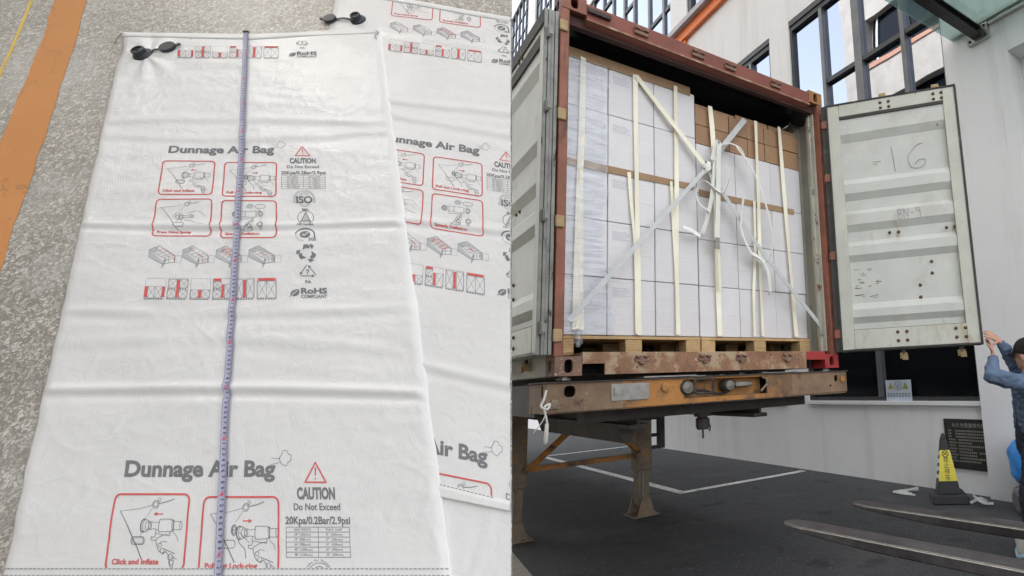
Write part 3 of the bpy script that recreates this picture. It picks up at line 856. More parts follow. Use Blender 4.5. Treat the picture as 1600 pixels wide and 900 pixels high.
def crease(b, c, amp, w):
    d = (b - c) / w
    return amp * (math.exp(-d * d) - 0.7 * math.exp(-(d + 1.6) ** 2)) if abs(d) < 6 else 0.0
def crinkle(a, b, k):
    """short sharp crease lines, denser in some patches than others"""
    q = Vector((a * 4.5 + b * 1.2, b * 7.5 - a * .8, k + 50))
    w = noise.noise(Vector((a * 2.2, b * 2.2, k + 70)))
    r1 = 1 - min(1, abs(noise.noise(q)) * 7)
    r2 = 1 - min(1, abs(noise.noise(Vector((a * 9 - b * 3, b * 11 + a * 4, k + 90)))) * 7)
    return max(0, w + .12) * (.0022 * r1 * r1 + .0012 * r2 * r2)
def height_left(a, b):
    e = min(1.0, max(0, min(a, 1.12 - a, b + .86, 1.262 - b)) / .03)
    h = .0085 + .0055 * (e * (2 - e))
    c = 0
    dr = .012 * math.sin(a * 3.1) - .006 * a
    c += crease(b + dr, .245, .0060, .013) * (.5 + .5 * noise.noise(Vector((a * 3, 5, 1))) + .3)
    c += crease(b - dr * .7, -.345, .0065, .014)
    c += crease(b + dr, -.085, .0030, .016) * (.6 + noise.noise(Vector((a * 4, 7, 1))))
    c += crease(b - dr, .735, .0032, .02) * (.6 + noise.noise(Vector((a * 4, 2, 1))))
    c += crease(b + dr * 2, .66, .002, .02)
    c += crease(b - dr * 2, -.20, .003, .02) * (.5 + noise.noise(Vector((a * 4, 3, 1))))
    c += .0030 * noise.noise(Vector((a * 3.2, b * 6.5, 0))) + .0012 * noise.noise(Vector((a * 7, b * 22, 4))) + .0004 * noise.noise(Vector((a * 26, b * 30, 14)))
    c += crinkle(a, b, 0)
    k = math.hypot(a - .13, (b - 1.10))
    c += .006 * math.exp(-(k / .12) ** 2) + .0025 * math.sin(math.atan2(b - 1.10, a - .13) * 7) * math.exp(-(k / .16) ** 2) * min(1, k / .05)
    hem = max(0, min(1, (b - hem_left(a)) / .006))
    return max(.002, h + c * e + .003 * hem)
def hem_left(a):
    return 1.222 - (a - .295) / .277 * .009 if a < .572 else 1.213 + (a - .572) / .529 * .051
def height_right(a, b):
    e = min(1.0, max(0, a + .03) / .03)
    h = .003 + .004 * e
    dr = .012 * math.sin(a * 4 + 1)
    c = crease(b + dr, .215, .0055, .016) * (.7 + .4 * noise.noise(Vector((a * 4, 5, 9))))
    c += crease(b + dr, .80, .003, .02) + crease(b - dr, .70, .0025, .02) + crease(b - dr, 1.20, .002, .02) + crease(b - dr, -.33, .004, .016)
    c += .0028 * noise.noise(Vector((a * 3.5, b * 6, 20))) + .001 * noise.noise(Vector((a * 10, b * 18, 24)))
    c += crinkle(a, b, 30)
    hem = max(0, min(1, (b - (1.448 - (a - .183) * .0867)) / .006)) + max(0, min(1, (-.668 - .04 * (a - .56) - b) / .006))
    return max(.0015, h + c * e * .8 + .003 * hem)

def clip(bm, co, no):
    g = bm.verts[:] + bm.edges[:] + bm.faces[:]
    bmesh.ops.bisect_plane(bm, geom=g, plane_co=co, plane_no=no, clear_outer=True)
def print_mesh(A, col, clips, to_slab, hfun, name, parent, lift):
    V, F = A.c[col]
    me = bpy.data.meshes.new(name)
    me.from_pydata([(x, y, 0) for x, y in V], [], F)
    bm = bmesh.new()
    bm.from_mesh(me)
    for co, no in clips:
        clip(bm, co, no)
    b0, b1 = -.9, 1.5
    y = b0
    while y < b1:
        g = [f for f in bm.faces if min(v.co.y for v in f.verts) < y < max(v.co.y for v in f.verts)]
        if g:
            ed = set(e for f in g for e in f.edges)
            vv = set(v for f in g for v in f.verts)
            bmesh.ops.bisect_plane(bm, geom=list(vv) + list(ed) + g, plane_co=(0, y, 0), plane_no=(0, 1, 0))
        y += .012
    x = 0.0
    while x < 1.2:
        g = [f for f in bm.faces if min(v.co.x for v in f.verts) < x < max(v.co.x for v in f.verts)]
        if g:
            ed = set(e for f in g for e in f.edges)
            vv = set(v for f in g for v in f.verts)
            bmesh.ops.bisect_plane(bm, geom=list(vv) + list(ed) + g, plane_co=(x, 0, 0), plane_no=(1, 0, 0))
        x += .05
    for v in bm.verts:
        a, b = v.co.x, v.co.y
        s, t = to_slab(a, b)
        v.co = (s, t, hfun(a, b) + lift)
    for f in bm.faces:
        if f.normal.z < 0:
            f.normal_flip()
    bm.normal_update()
    for f in bm.faces:
        if f.normal.z < 0:
            f.normal_flip()
    bm.to_mesh(me)
    bm.free()
    o = link(name, me, col, parent)
    o['kind'] = 'stuff'
    return o

def bag_sheet(parent, to_slab, hfun, a0, a1, b0, btop, na, nb, slab_clip=False, wob=lambda b, k: 0):
    vs, fs = [], []
    for j in range(nb + 1):
        for i in range(na + 1):
            a = a0 + (a1 - a0) * i / na
            b = b0 + (btop(a) - b0) * j / nb
            aw = a + wob(b, 0) * (1 - i / na) + wob(b, 1) * (i / na)
            s, t = to_slab(aw, b)
            vs.append((s, t, hfun(a, b)))
    for j in range(nb):
        for i in range(na):
            k = j * (na + 1) + i
            fs.append((k, k + 1, k + na + 2, k + na + 1))
    # underside rim
    n = len(vs)
    ring = [i for i in range(na + 1)] + [(j + 1) * (na + 1) - 1 for j in range(1, nb + 1)] + [nb * (na + 1) + i for i in range(na - 1, -1, -1)] + [j * (na + 1) for j in range(nb - 1, 0, -1)]
    for q in ring:
        vs.append((vs[q][0], vs[q][1], .0008))
    m = len(ring)
    for i in range(m):
        fs.append((ring[i], n + i, n + (i + 1) % m, ring[(i + 1) % m]))
    me = bpy.data.meshes.new('sheet')
    me.from_pydata(vs, [], fs)
    if slab_clip:
        bm = bmesh.new(); bm.from_mesh(me)
        clip(bm, (s_edge(0) - .002, 0, 0), (1, .229, 0))
        bm.to_mesh(me); bm.free()
    for p in me.polygons:
        p.use_smooth = True
    return link('sheet', me, 'woven_bag', parent)

def stitches(parent, pts, to_slab, hfun, step=.011, name='stitching'):
    mb = MB()
    P = [Vector((x, y, 0)) for x, y in pts]
    for p, q in zip(P, P[1:]):
        n = int((q - p).length / step)
        for k in range(n):
            c0, c1 = p.lerp(q, k / n), p.lerp(q, (k + .62) / n)
            A_ = []
            for c in (c0, c1):
                s, t = to_slab(c.x, c.y)
                A_.append((s, t, hfun(c.x, c.y) + .0012))
            mb.band(A_, .0026, .0012, (0, 1, 0))
    o = mb.build(name, 'stitch', parent)
    o['kind'] = 'stuff'
    return o

def valve(parent, vs, ct, hz, ring_r, to_world_rot):
    """inflation valve: flanged body, screw top, hinged cap on a strap; vs valve centre, ct cap centre (floor coordinates)"""
    c = (*vs, hz)
    k = ring_r
    body = MB().lathe([(k, 0), (k, .004), (k * .92, .008), (k * .74, .011), (k * .68, .014), (k * .68, .027), (k * .62, .029), (k * .48, .029), (k * .46, .023), (k * .16, .023), (k * .12, .027), (0.001, .027)], c, 30).build('valve', 'black_plastic', parent, smooth=False)
    d = Vector(ct) - Vector(vs)
    L_ = d.length
    u = d.normalized()
    p = [Vector((*vs, hz + .004)) + Vector((u.x, u.y, 0)) * (ring_r * .9 + (L_ - ring_r * 1.6) * k / 6) + Vector((0, 0, .006 * math.sin(math.pi * k / 6))) for k in range(7)]
    w = Vector((-u.y, u.x, 0))
    MB().band(p, .010, .003, w).build('strap', 'black_plastic', body)
    cap = MB().lathe([(k * .80, 0), (k * .84, .003), (k * .84, .011), (k * .78, .013), (.0, .013)], (*ct, hz + .002), 26)
    e = Vector((*ct, hz + .008)) + Vector((u.x, u.y, 0)) * k * .75
    cap.band([e, e + Vector((u.x, u.y, 0)) * .014], .012, .005, w)
    cap.lathe([(.007, -.003), (.007, .003)], tuple(e + Vector((u.x, u.y, 0)) * .015), 12)
    cap.build('valve_cap', 'black_plastic', body)

def build_bags():
    # left bag, on top
    root = empty('dunnage_bag', mw=SL, label='white woven dunnage air bag lying in front with the tape measure down its middle', cat='dunnage bag', group='dunnage bags on the floor')
    def wob(b, k):
        w = .005 * noise.noise(Vector((b * 6, k * 9, 2))) + .003 * noise.noise(Vector((b * 17, k * 9, 5)))
        if k == 0:
            w += .016 * math.exp(-((b - 1.15) / .06) ** 2)
        return w
    bag_sheet(root, left_to_slab, height_left, 0, 1.12, -.88, lambda a: hem_left(a) + .034, 190, 560, wob=wob)
    A = Art()
    for dy in (PERIOD, 0):
        draw_block(A, dy)
    A.tr = lambda x, y: (.26 + (x - .26) * 1.035, -.586 + (y - .566) * 1.15)     # the next repeat is printed a little larger
    draw_block(A, 0)
    clips = [((.295, 1.220, 0), (.0325, 1, 0)), ((0, -.805, 0), (0, -1, 0))]
    for col, nm in (('print_light', 'grey_tint_print'), ('print_grey', 'grey_print'), ('print_red', 'red_print'), ('print_paper', 'reversed_print')):
        print_mesh(A, col, clips, left_to_slab, height_left, nm, root, {'print_light': .0006, 'print_grey': .0009, 'print_red': .0012, 'print_paper': .0015}[col])
    stitches(root, [(.005, 1.231), (.295, 1.221), (.572, 1.212), (1.115, 1.264)], left_to_slab, height_left)
    stitches(root, [(.003, -.807), (1.118, -.807)], left_to_slab, height_left)
    stitches(root, [(.003, -.822), (1.118, -.822)], left_to_slab, height_left)
    s, t = left_to_slab(.118, 1.106); s2, t2 = left_to_slab(.222, 1.146)
    valve(root, (s, t), (s2, t2), .019, .036, None)
    s, t = left_to_slab(0.0, 1.245)
    loop = [(s + .012, t + .005, .014), (s - .008, t + .012, .010), (s - .024, t - .010, .006), (s - .022, t - .034, .006), (s - .006, t - .05, .010), (s + .006, t - .045, .016)]
    MB().tube(bez(loop), .0022, 6).build('corner_thread', 'stitch', root, smooth=True)
    s, t = left_to_slab(1.115, 1.285)
    MB().tube(bez([(s, t - .02, .02), (s + .012, t - .03, .016), (s + .006, t - .05, .018), (s + .016, t - .07, .014)]), .002, 6).build('corner_thread', 'stitch', root, smooth=True)
    # right bag, underneath
    root2 = empty('dunnage_bag', mw=SL, label='white woven dunnage air bag at right, turned slightly and partly hidden under the other', cat='dunnage bag', group='dunnage bags on the floor')
    bag_sheet(root2, right_to_slab, height_right, -.03, 1.09, -.70, lambda a: 1.448 - (a - .183) * .0867 + .03, 170, 460, slab_clip=True)
    A = Art()
    for dy in (PERIOD, 0):
        draw_block(A, dy)
    A.tr = lambda x, y: (.26 + (x - .26) * 1.035, -.586 + (y - .566) * 1.15)     # the next repeat is printed a little larger
    draw_block(A, 0)
    # floor edge in this bag's coordinates: points (0.483.. ) mapped back
    Mi = Matrix(((0.99190558, -0.25740621), (-0.18115019, 0.96885135))).inverted()
    def inv(s, t):
        return Mi @ Vector((s - .06411944, t - .13895484))
    p0, p1 = inv(s_edge(1.5) - .004, 1.5), inv(s_edge(-.9) - .004, -.9)
    dd = (p1 - p0).normalized()
    nn = Vector((-dd.y, dd.x))
    if nn.x < 0:
        nn = -nn
    clips = [((.183, 1.444, 0), (.0867, 1, 0)), ((.565, -.664, 0), (-.04, -1, 0)), ((p0.x, p0.y, 0), (nn.x, nn.y, 0))]
    for col, nm in (('print_light', 'grey_tint_print'), ('print_grey', 'grey_print'), ('print_red', 'red_print'), ('print_paper', 'reversed_print')):
        print_mesh(A, col, clips, right_to_slab, height_right, nm, root2, {'print_light': .0005, 'print_grey': .0008, 'print_red': .0011, 'print_paper': .0014}[col])
    stitches(root2, [(.0, 1.463), (.765, 1.397)], right_to_slab, height_right)
    stitches(root2, [(.50, -.666), (.70, -.673)], right_to_slab, height_right)
    valve(root2, (-.158, 1.352), (-.280, 1.352), .007, .031, None)
    # lowest sheet, lower right corner
    root3 = empty('dunnage_bag', mw=SL, label='plain white bag under both others, showing only at the lower right edge of the floor', cat='dunnage bag', group='dunnage bags on the floor')
    def to3(a, b):
        return a, b
    def h3(a, b):
        return max(.0012, .0018 + .0012 * noise.noise(Vector((a * 9, b * 7, 40))) + crease(a - .93 - .08 * (b + .7), 0, .0015, .01))
    bag_sheet(root3, to3, h3, .62, 1.30, -1.0, lambda a: -.56, 60, 40, slab_clip=True)
    # tape measure down the middle of the left bag
    tm = empty('tape_measure', mw=SL, label='pale lilac tape measure blade stretched down the middle of the left bag', cat='tape measure')
    path = []
    for k in range(221):
        b = 1.257 - k * .0096
        a = .5480 + .003 * math.sin(b * 3.3) + .004 * (b < 0) * b * b
        s, t = left_to_slab(a, b)
        path.append((s, t, height_left(a, max(-.85, min(1.2, b))) + .006 + .006 * noise.noise(Vector((b * 2.3, 1, 1))) ** 2))
    n = len(path)
    vs, fs = [], []
    wv = Vector((1, 0, 0))
    prof = [(-.0105, .0020), (-.007, .0005), (0, 0), (.007, .0005), (.0105, .0020)]
    for p in path:
        for x, z in prof:
            vs.append((p[0] + x, p[1], p[2] + z))
    for i in range(n - 1):
        for k in range(4):
            fs.append((i * 5 + k, i * 5 + k + 1, i * 5 + k + 6, i * 5 + k + 5))
    MB().add(vs, fs).build('blade', 'tape_blade', tm, smooth=True)
    mk = {'tape_black': MB(), 'tape_red': MB()}
    def at(b):
        f = max(0, min(n - 1.001, (1.257 - b) / .0096)); i = int(f); f -= i
        return Vector(path[i]).lerp(Vector(path[i + 1]), f)
    HH = max(v[1] for v in text_geo('8', .02)[0])
    num = 144
    for c in range(1, num):
        b = 1.25 - c * .01447
        p = at(b)
        red = c % 10 == 0
        txt = str(c // 10 * 10) if red else str(c % 10)
        tv, tf, tw = text_geo(txt, .03)
        h = .0095
        k = h / HH
        kw = min(k, .0125 / (tw * 1.0)) if red else k
        mb = mk['tape_red' if red else 'tape_black']
        mb.add([(p.x + v[1] * k - h / 2, p.y - v[0] * kw + tw * kw / 2, at(b - v[0] * kw + tw * kw / 2).z + .0009) for v in tv], [f[::-1] for f in tf])
        for j in range(5):
            q = at(b + .00724 - j * .0029)
            for sd in (-1, 1):
                L_ = .0032 if j == 0 else .0018
                x0, x1 = (sd * .0100, sd * (.0100 - L_))
                z = q.z + .0022
                mk['tape_black'].add([(q.x + min(x0, x1), q.y - .0005, z), (q.x + max(x0, x1), q.y - .0005, z), (q.x + max(x0, x1), q.y + .0005, z), (q.x + min(x0, x1), q.y + .0005, z)], [(0, 1, 2, 3)])
    mk['tape_black'].build('black_markings', 'tape_black', tm)['kind'] = 'stuff'
    mk['tape_red'].build('red_numerals', 'tape_red', tm)['kind'] = 'stuff'
    p = at(1.255)
    MB().box(p.x - .011, p.y - .004, p.z - .004, p.x + .011, p.y + .002, p.z + .006).lathe([(.0025, -.001), (.0025, .008)], (p.x - .004, p.y - .006, p.z), 8).build('end_hook', 'steel_dark', tm)
build_floor()
build_bags()

# ================================================================ RIGHT: yard, building, container
def poly_sheet(name, pts, z, mat):
    o = MB().add([(x, y, z) for x, y in pts], [tuple(range(len(pts)))]).build(name, mat)
    return struct(o)
def build_ground():
    poly_sheet('asphalt_ground', [(-60, -60), (60, -60), (60, 60), (-60, 60)], 0, 'asphalt')
    poly_sheet('concrete_apron', [(-6, -3.2), (.20, -.6), (.38, 2.36), (.30, 9), (-6, 9)], .004, 'apron')
    def stripe(P, w):
        mb = MB()
        A = []
        for i, p in enumerate(P):
            p = Vector(p)
            d = (Vector(P[min(i + 1, len(P) - 1)]) - Vector(P[max(i - 1, 0)])).normalized()
            n = Vector((-d.y, d.x)) * w / 2
            A += [(p + n), (p - n)]
        mb.add([(v.x, v.y, .004) for v in A], [(2 * i, 2 * i + 1, 2 * i + 3, 2 * i + 2) for i in range(len(P) - 1)])
        return struct(mb.build('road_marking', 'road_white'))
    stripe([(2.74, 9.5), (2.79, 5.5), (2.80, 3.53)], .13)
    stripe([(2.74, 3.46), (4.0, 3.42), (4.98, 3.38)], .13)
    stripe([(2.85, 9.55), (4.9, 9.5)], .13)

# ---------------- the white office building along the right side
XF = 5.1
def build_building():
    b = empty('office_building', (XF, 0, 0), 'white rendered building with mirror windows behind the container', 'building')
    def part(mb, name, mat, parent=None, **k):
        return mb.build(name, mat, parent or b, mw=None if parent else Matrix.Translation((-XF, 0, 0)), **k)
    ops = [(.23, 3.30, 1.10, 7.96), (3.86, 6.50, 1.10, 7.96), (7.0, 12.0, 1.1, 7.96), (3.2, 6.90, 10.02, 13.6), (7.70, 14.2, 10.02, 14.6), (14.9, 20.3, 10.02, 20.55), (21.45, 26.5, 10.02, 20.75), (27.5, 33, 10.02, 20.75)]
    y0, y1, z1 = .20, 40.0, 24.0
    ys = sorted({y0, y1} | {o[0] for o in ops} | {o[1] for o in ops})
    zs = sorted({0.0, z1} | {o[2] for o in ops} | {o[3] for o in ops})
    mb = MB()
    for i in range(len(ys) - 1):
        run = None
        for j in range(len(zs) - 1):
            yc, zc = (ys[i] + ys[i + 1]) / 2, (zs[j] + zs[j + 1]) / 2
            solid = not any(o[0] < yc < o[1] and o[2] < zc < o[3] for o in ops)
            if solid and run is None:
                run = zs[j]
            if run is not None and (not solid or j == len(zs) - 2):
                mb.box(XF, ys[i], run, XF + .35, ys[i + 1], zs[j + 1] if solid else zs[j])
                run = None
    part(mb, 'wall', 'facade_white')
    # back of the building so it stands as a solid block
    part(MB().box(XF + .9, .2, 0, XF + 9, 40, 24.0).box(XF + .35, .2, 23.7, XF + .9, 40, 24.0), 'rear_wall', 'facade_white')
    # projecting end wall with a recess
    mb = MB()
    mb.box(5.0, -.64, 0, 5.6, .198, 24)
    mb.box(5.0, -2.6, 5.22, 5.6, -.642, 24)
    mb.box(5.0, -2.6, 0, 5.6, -.642, 1.0)
    mb.box(5.0, -9, 0, 5.6, -2.602, 24)
    mb.box(5.32, -2.6, 1.0, 5.6, -.642, 5.22)
    part(mb, 'end_wall', 'facade_white')
    part(MB().box(5.60, -9, 0, 14, .19, 23.9), 'rear_wall', 'facade_white')
    part(MB().box(5.26, -2.5, 1.1, 5.32, -.9, 5.05), 'recess_frame', 'stainless')
    # orange band and grey ledge
    part(MB().box(XF - .10, 3.0, 9.62, XF - .003, 40, 9.86).box(XF - .06, 6.9, 9.50, XF - .004, 7.05, 9.618), 'orange_band', 'orange_panel')
    part(MB().box(XF - .22, 3.0, 9.862, XF - .002, 40, 9.99), 'ledge', 'ledge_grey')
    part(MB().box(XF - .05, .23, 1.05, XF - .002, 3.3, 1.097).box(XF - .05, 3.86, 1.05, XF - .002, 6.5, 1.097), 'sill', 'facade_white')
    # windows: frame, mullions, panes
    def window(o, cols, rows, fw, mw, glass, low=None, thick=(), head=0.0, deep=True, lowcols=None):
        a0, a1, c0, c1 = o
        fr = MB()
        X0, X1 = (XF + .03, XF + .15) if deep else (XF + .062, XF + .13)
        fr.box(X0, a0, c0, X1, a0 + fw, c1).box(X0, a1 - fw, c0, X1, a1, c1).box(X0, a0 + fw, c0, X1, a1 - fw, c0 + fw).box(X0, a0 + fw, c1 - fw - head, X1, a1 - fw, c1)
        if head:
            fr.box(X0 - .025, a0 + .01, c1 - .10, X0 - .002, a1 - .01, c1 - .004)
        w = part(fr, 'window', 'window_frame_metal')
        I = Matrix.Translation((0, 0, 0))
        for k, y in enumerate(cols):
            t = mw * (2.0 if k in thick else 1)
            zb = low if lowcols is not None else c0 + fw
            MB().box(X0 - .012, y - t / 2, zb, X1 - .02, y + t / 2, c1 - fw - head).build('mullion', 'mullion_metal', w)
        for y in lowcols or ():
            MB().box(X0 - .012, y - .05, c0 + fw, X1 - .02, y + .05, low - .05).build('mullion', 'mullion_metal', w)
        Y = [a0 + fw] + list(cols) + [a1 - fw]
        for z, ya, yb in rows:
            MB().box(X0 + .002, ya, z - mw * .5, X1 - .025, yb, z + mw * .5).build('transom', 'window_frame_metal', w)
        if lowcols is not None:
            YL = [a0 + fw] + list(lowcols) + [a1 - fw]
            for i in range(len(YL) - 1):
                MB().box(XF + .10, YL[i] + .004, c0 + fw + .004, XF + .108, YL[i + 1] - .004, low - .004).build('pane', 'dark_glass', w)
        for i in range(len(Y) - 1):
            zz = [c0 + fw] + sorted({z for z, ya, yb in rows if ya < (Y[i] + Y[i + 1]) / 2 < yb}) + [c1 - fw - head]
            for j in range(len(zz) - 1):
                g = glass
                if lowcols is not None and zz[j] < low - .1:
                    continue
                if low and zz[j + 1] <= low + .01:
                    g = 'dark_glass'
                tilt = random.uniform(-.004, .004)
                MB().box(XF + .10 + tilt, Y[i] + .004, zz[j] + .004, XF + .108 + tilt, Y[i + 1] - .004, zz[j + 1] - .004).build('pane', g, w)
        return w
    window(ops[0], (.885, 1.735, 2.50), [(6.38, .23, 2.47), (4.2, .23, 3.3)], .055, .075, 'mirror_glass', low=4.2, thick=(1,), head=.14, lowcols=(1.79,))
    window(ops[1], (4.52, 5.2, 5.9), [(6.38, 3.86, 6.5), (4.2, 3.86, 6.5), (2.72, 3.86, 6.5)], .055, .07, 'mirror_glass', low=4.2, head=.14)
    window(ops[2], (7.8, 8.6, 9.4, 10.2, 11.1), [(4.2, 7, 12), (2.7, 7, 12)], .055, .07, 'mirror_glass', low=4.2, head=.14)
    window(ops[3], (4.2, 5.1, 6.0), [(11.3, 3.2, 6.9)], .16, .07, 'mirror_glass')
    window(ops[4], (8.18, 9.02, 9.97, 10.66, 11.5, 12.3, 13.2), [(11.16, 7.7, 9.02), (12.62, 9.97, 10.66), (13.75, 11.5, 12.3)], .05, .11, 'mirror_glass', deep=False)
    zz = [11.5 + .92 * k for k in range(10)]
    window(ops[5], (15.5, 16.2, 16.9, 17.6, 18.3, 19.0, 19.7), [(z, 14.9, 20.3) for z in zz], .05, .075, 'mirror_glass', deep=False)
    window(ops[6], (22.1, 22.75, 23.4, 24.05, 24.7, 25.4), [(z, 21.45, 26.5) for z in zz], .05, .075, 'mirror_glass', deep=False)
    window(ops[7], (28.2, 29, 30, 31, 32), [(z, 27.5, 33) for z in zz], .05, .075, 'mirror_glass', deep=False)
    # warning notice on the dark glazing
    sg = empty('warning_notice', (XF + .02, 1.48, 1.22), 'white notice with green triangles stuck low on the dark window', 'sign')
    MB().box(-.006, -.215, -.17, .006, .215, .165).build('sheet', 'sign_white', sg)
    for y in (-.125, .125):
        MB().prism([(y - .05, .045), (y + .05, .045), (y, .135)], 'x', -.010, -.0065).build('triangle', 'sign_green', sg)
        MB().prism([(y - .012, .06), (y + .012, .06), (y + .004, .105), (y - .004, .105)], 'x', -.012, -.0104).build('mark', 'marker', sg)
    c = [(.0 + .055 * math.cos(R(k * 15)), .09 + .055 * math.sin(R(k * 15)), ) for k in range(25)]
    MB().tube([(-.0095, y, z) for y, z in c], .004, 5).build('circle', 'marker', sg)
    MB().tube([(-.0095, -.02, .11), (-.0095, .012, .09), (-.0095, .018, .07), (-.0095, -.014, .07)], .005, 5).build('figure', 'marker', sg)
    mb = MB()
    for k in range(8):
        y = .175 - k * .05
        mb.box(-.0095, y - .02, -.055, -.0065, y + .016, -.048).box(-.0095, y - .02, -.026, -.0065, y + .016, -.018).box(-.0095, y - .006, -.07, -.0065, y + .002, -.01)
    o = mb.build('small_lettering', 'marker', sg); o['kind'] = 'stuff'
    # plaque
    pq = empty('wall_plaque', (XF, .38, .585), 'dark stone plaque with pale lettering on the white wall beside the cone', 'plaque')
    MB().box(-.028, -.40, -.30, -.002, .40, .30).build('slab', 'plaque_stone', pq, bevel=.004)
    tv, tf, tw = text_geo('永久性质量责任标志牌', .0)
    k = .56 / tw
    MB().add([(-.0295, .28 - v[0] * k, .205 + v[1] * k) for v in tv], tf).build('heading', 'plaque_letter', pq)
    mb = MB()
    rr = random.Random(4)
    for r_ in range(11):
        z = .15 - r_ * .036
        for (ya, yb) in (((.34, .30), (.24, -.30)) if r_ < 3 else ((.34, .25), (.21, -.02 - .1 * rr.random()), (-.06, -.17), (-.2, -.29)) if r_ % 2 else ((.34, .24), (.21, .05 - .15 * rr.random()))):
            y = ya
            while y > yb:
                w_ = .017
                mb.box(-.0305, y - w_, z, -.0285, y, z + .004).box(-.0305, y - w_, z + .011, -.0285, y, z + .0145).box(-.0305, y - w_ * .62, z - .004, -.0285, y - w_ * .4, z + .018)
                y -= .024
    o = mb.build('small_lettering', 'plaque_letter', pq); o['kind'] = 'stuff'
    # glass canopy
    cn = empty('glass_canopy', (5.0, -.9, 5.7), 'clear glass canopy on a dark steel beam fixed to the white wall', 'canopy')
    MB().box(-1.9, -1.6, -.012, -.02, .93, .012).build('glass_sheet', 'clear_glass', cn)
    MB().box(-1.9, .52, -.15, -.06, .64, -.135).box(-1.9, .52, -.04, -.06, .64, -.025).box(-1.9, .57, -.135, -.06, .59, -.04).build('beam', 'steel_dark', cn)
    MB().box(-.058, .44, -.20, -.001, .72, .0).build('bracket', 'stainless', cn)
    for y, z in ((.48, -.16), (.68, -.16), (.48, -.04), (.68, -.04)):
        MB().lathe([(.016, 0), (.016, .012), (.008, .02)], (-.058, y, z), 8, (-1, 0, 0)).build('bolt', 'steel_dark', cn)
    MB().box(-.07, -1.6, .014, -.001, .93, .06).box(-.05, -1.6, -.05, -.001, .43, -.014).build('wall_channel', 'stainless', cn)

def build_opposite():
    """the building across the street, seen only as a reflection in the mirror windows"""
    b = empty('opposite_building', (-9, 0, 0), 'beige concrete block across the street, mirrored in the tall windows', 'building')
    mb = MB()
    mb.box(-9, 12.95, 0, 0, 14.5, 24).box(-9, -8, 0, -.5, 12.95, 24)
    for z0, z1 in ((0, 3.2), (6.0, 7.8), (11.0, 11.4), (14.9, 16.85), (19.7, 21.2), (23, 24)):
        mb.box(-.5, -8, z0, 0, 12.948, z1)
    mb.build('wall', 'opposite_concrete', b)
    MB().box(-.1, -8, 16.85, .06, 12.94, 17.08).box(-.1, -8, 21.2, .06, 12.94, 21.4).box(-.1, -8, 7.8, .06, 12.94, 8).build('trim', 'opposite_trim', b)
    for z0, z1 in ((3.2, 6.0), (8.0, 11.0), (11.4, 14.9), (17.08, 19.7), (21.4, 23)):
        w = MB().box(-.45, -8, z0, -.30, 12.9, z0 + .1).build('window', 'stainless', b)
        MB().box(-.44, -7.9, z0 + .1, -.42, 12.8, z1).build('pane', 'dark_glass', w)
        for k in range(11):
            MB().box(-.40, 12.4 - k * 1.9, z0 + .1, -.30, 12.52 - k * 1.9, z1).build('mullion', 'stainless', w)
        MB().box(-.40, -8, z0 + .75, -.32, 12.9, z0 + .83).build('transom', 'stainless', w)

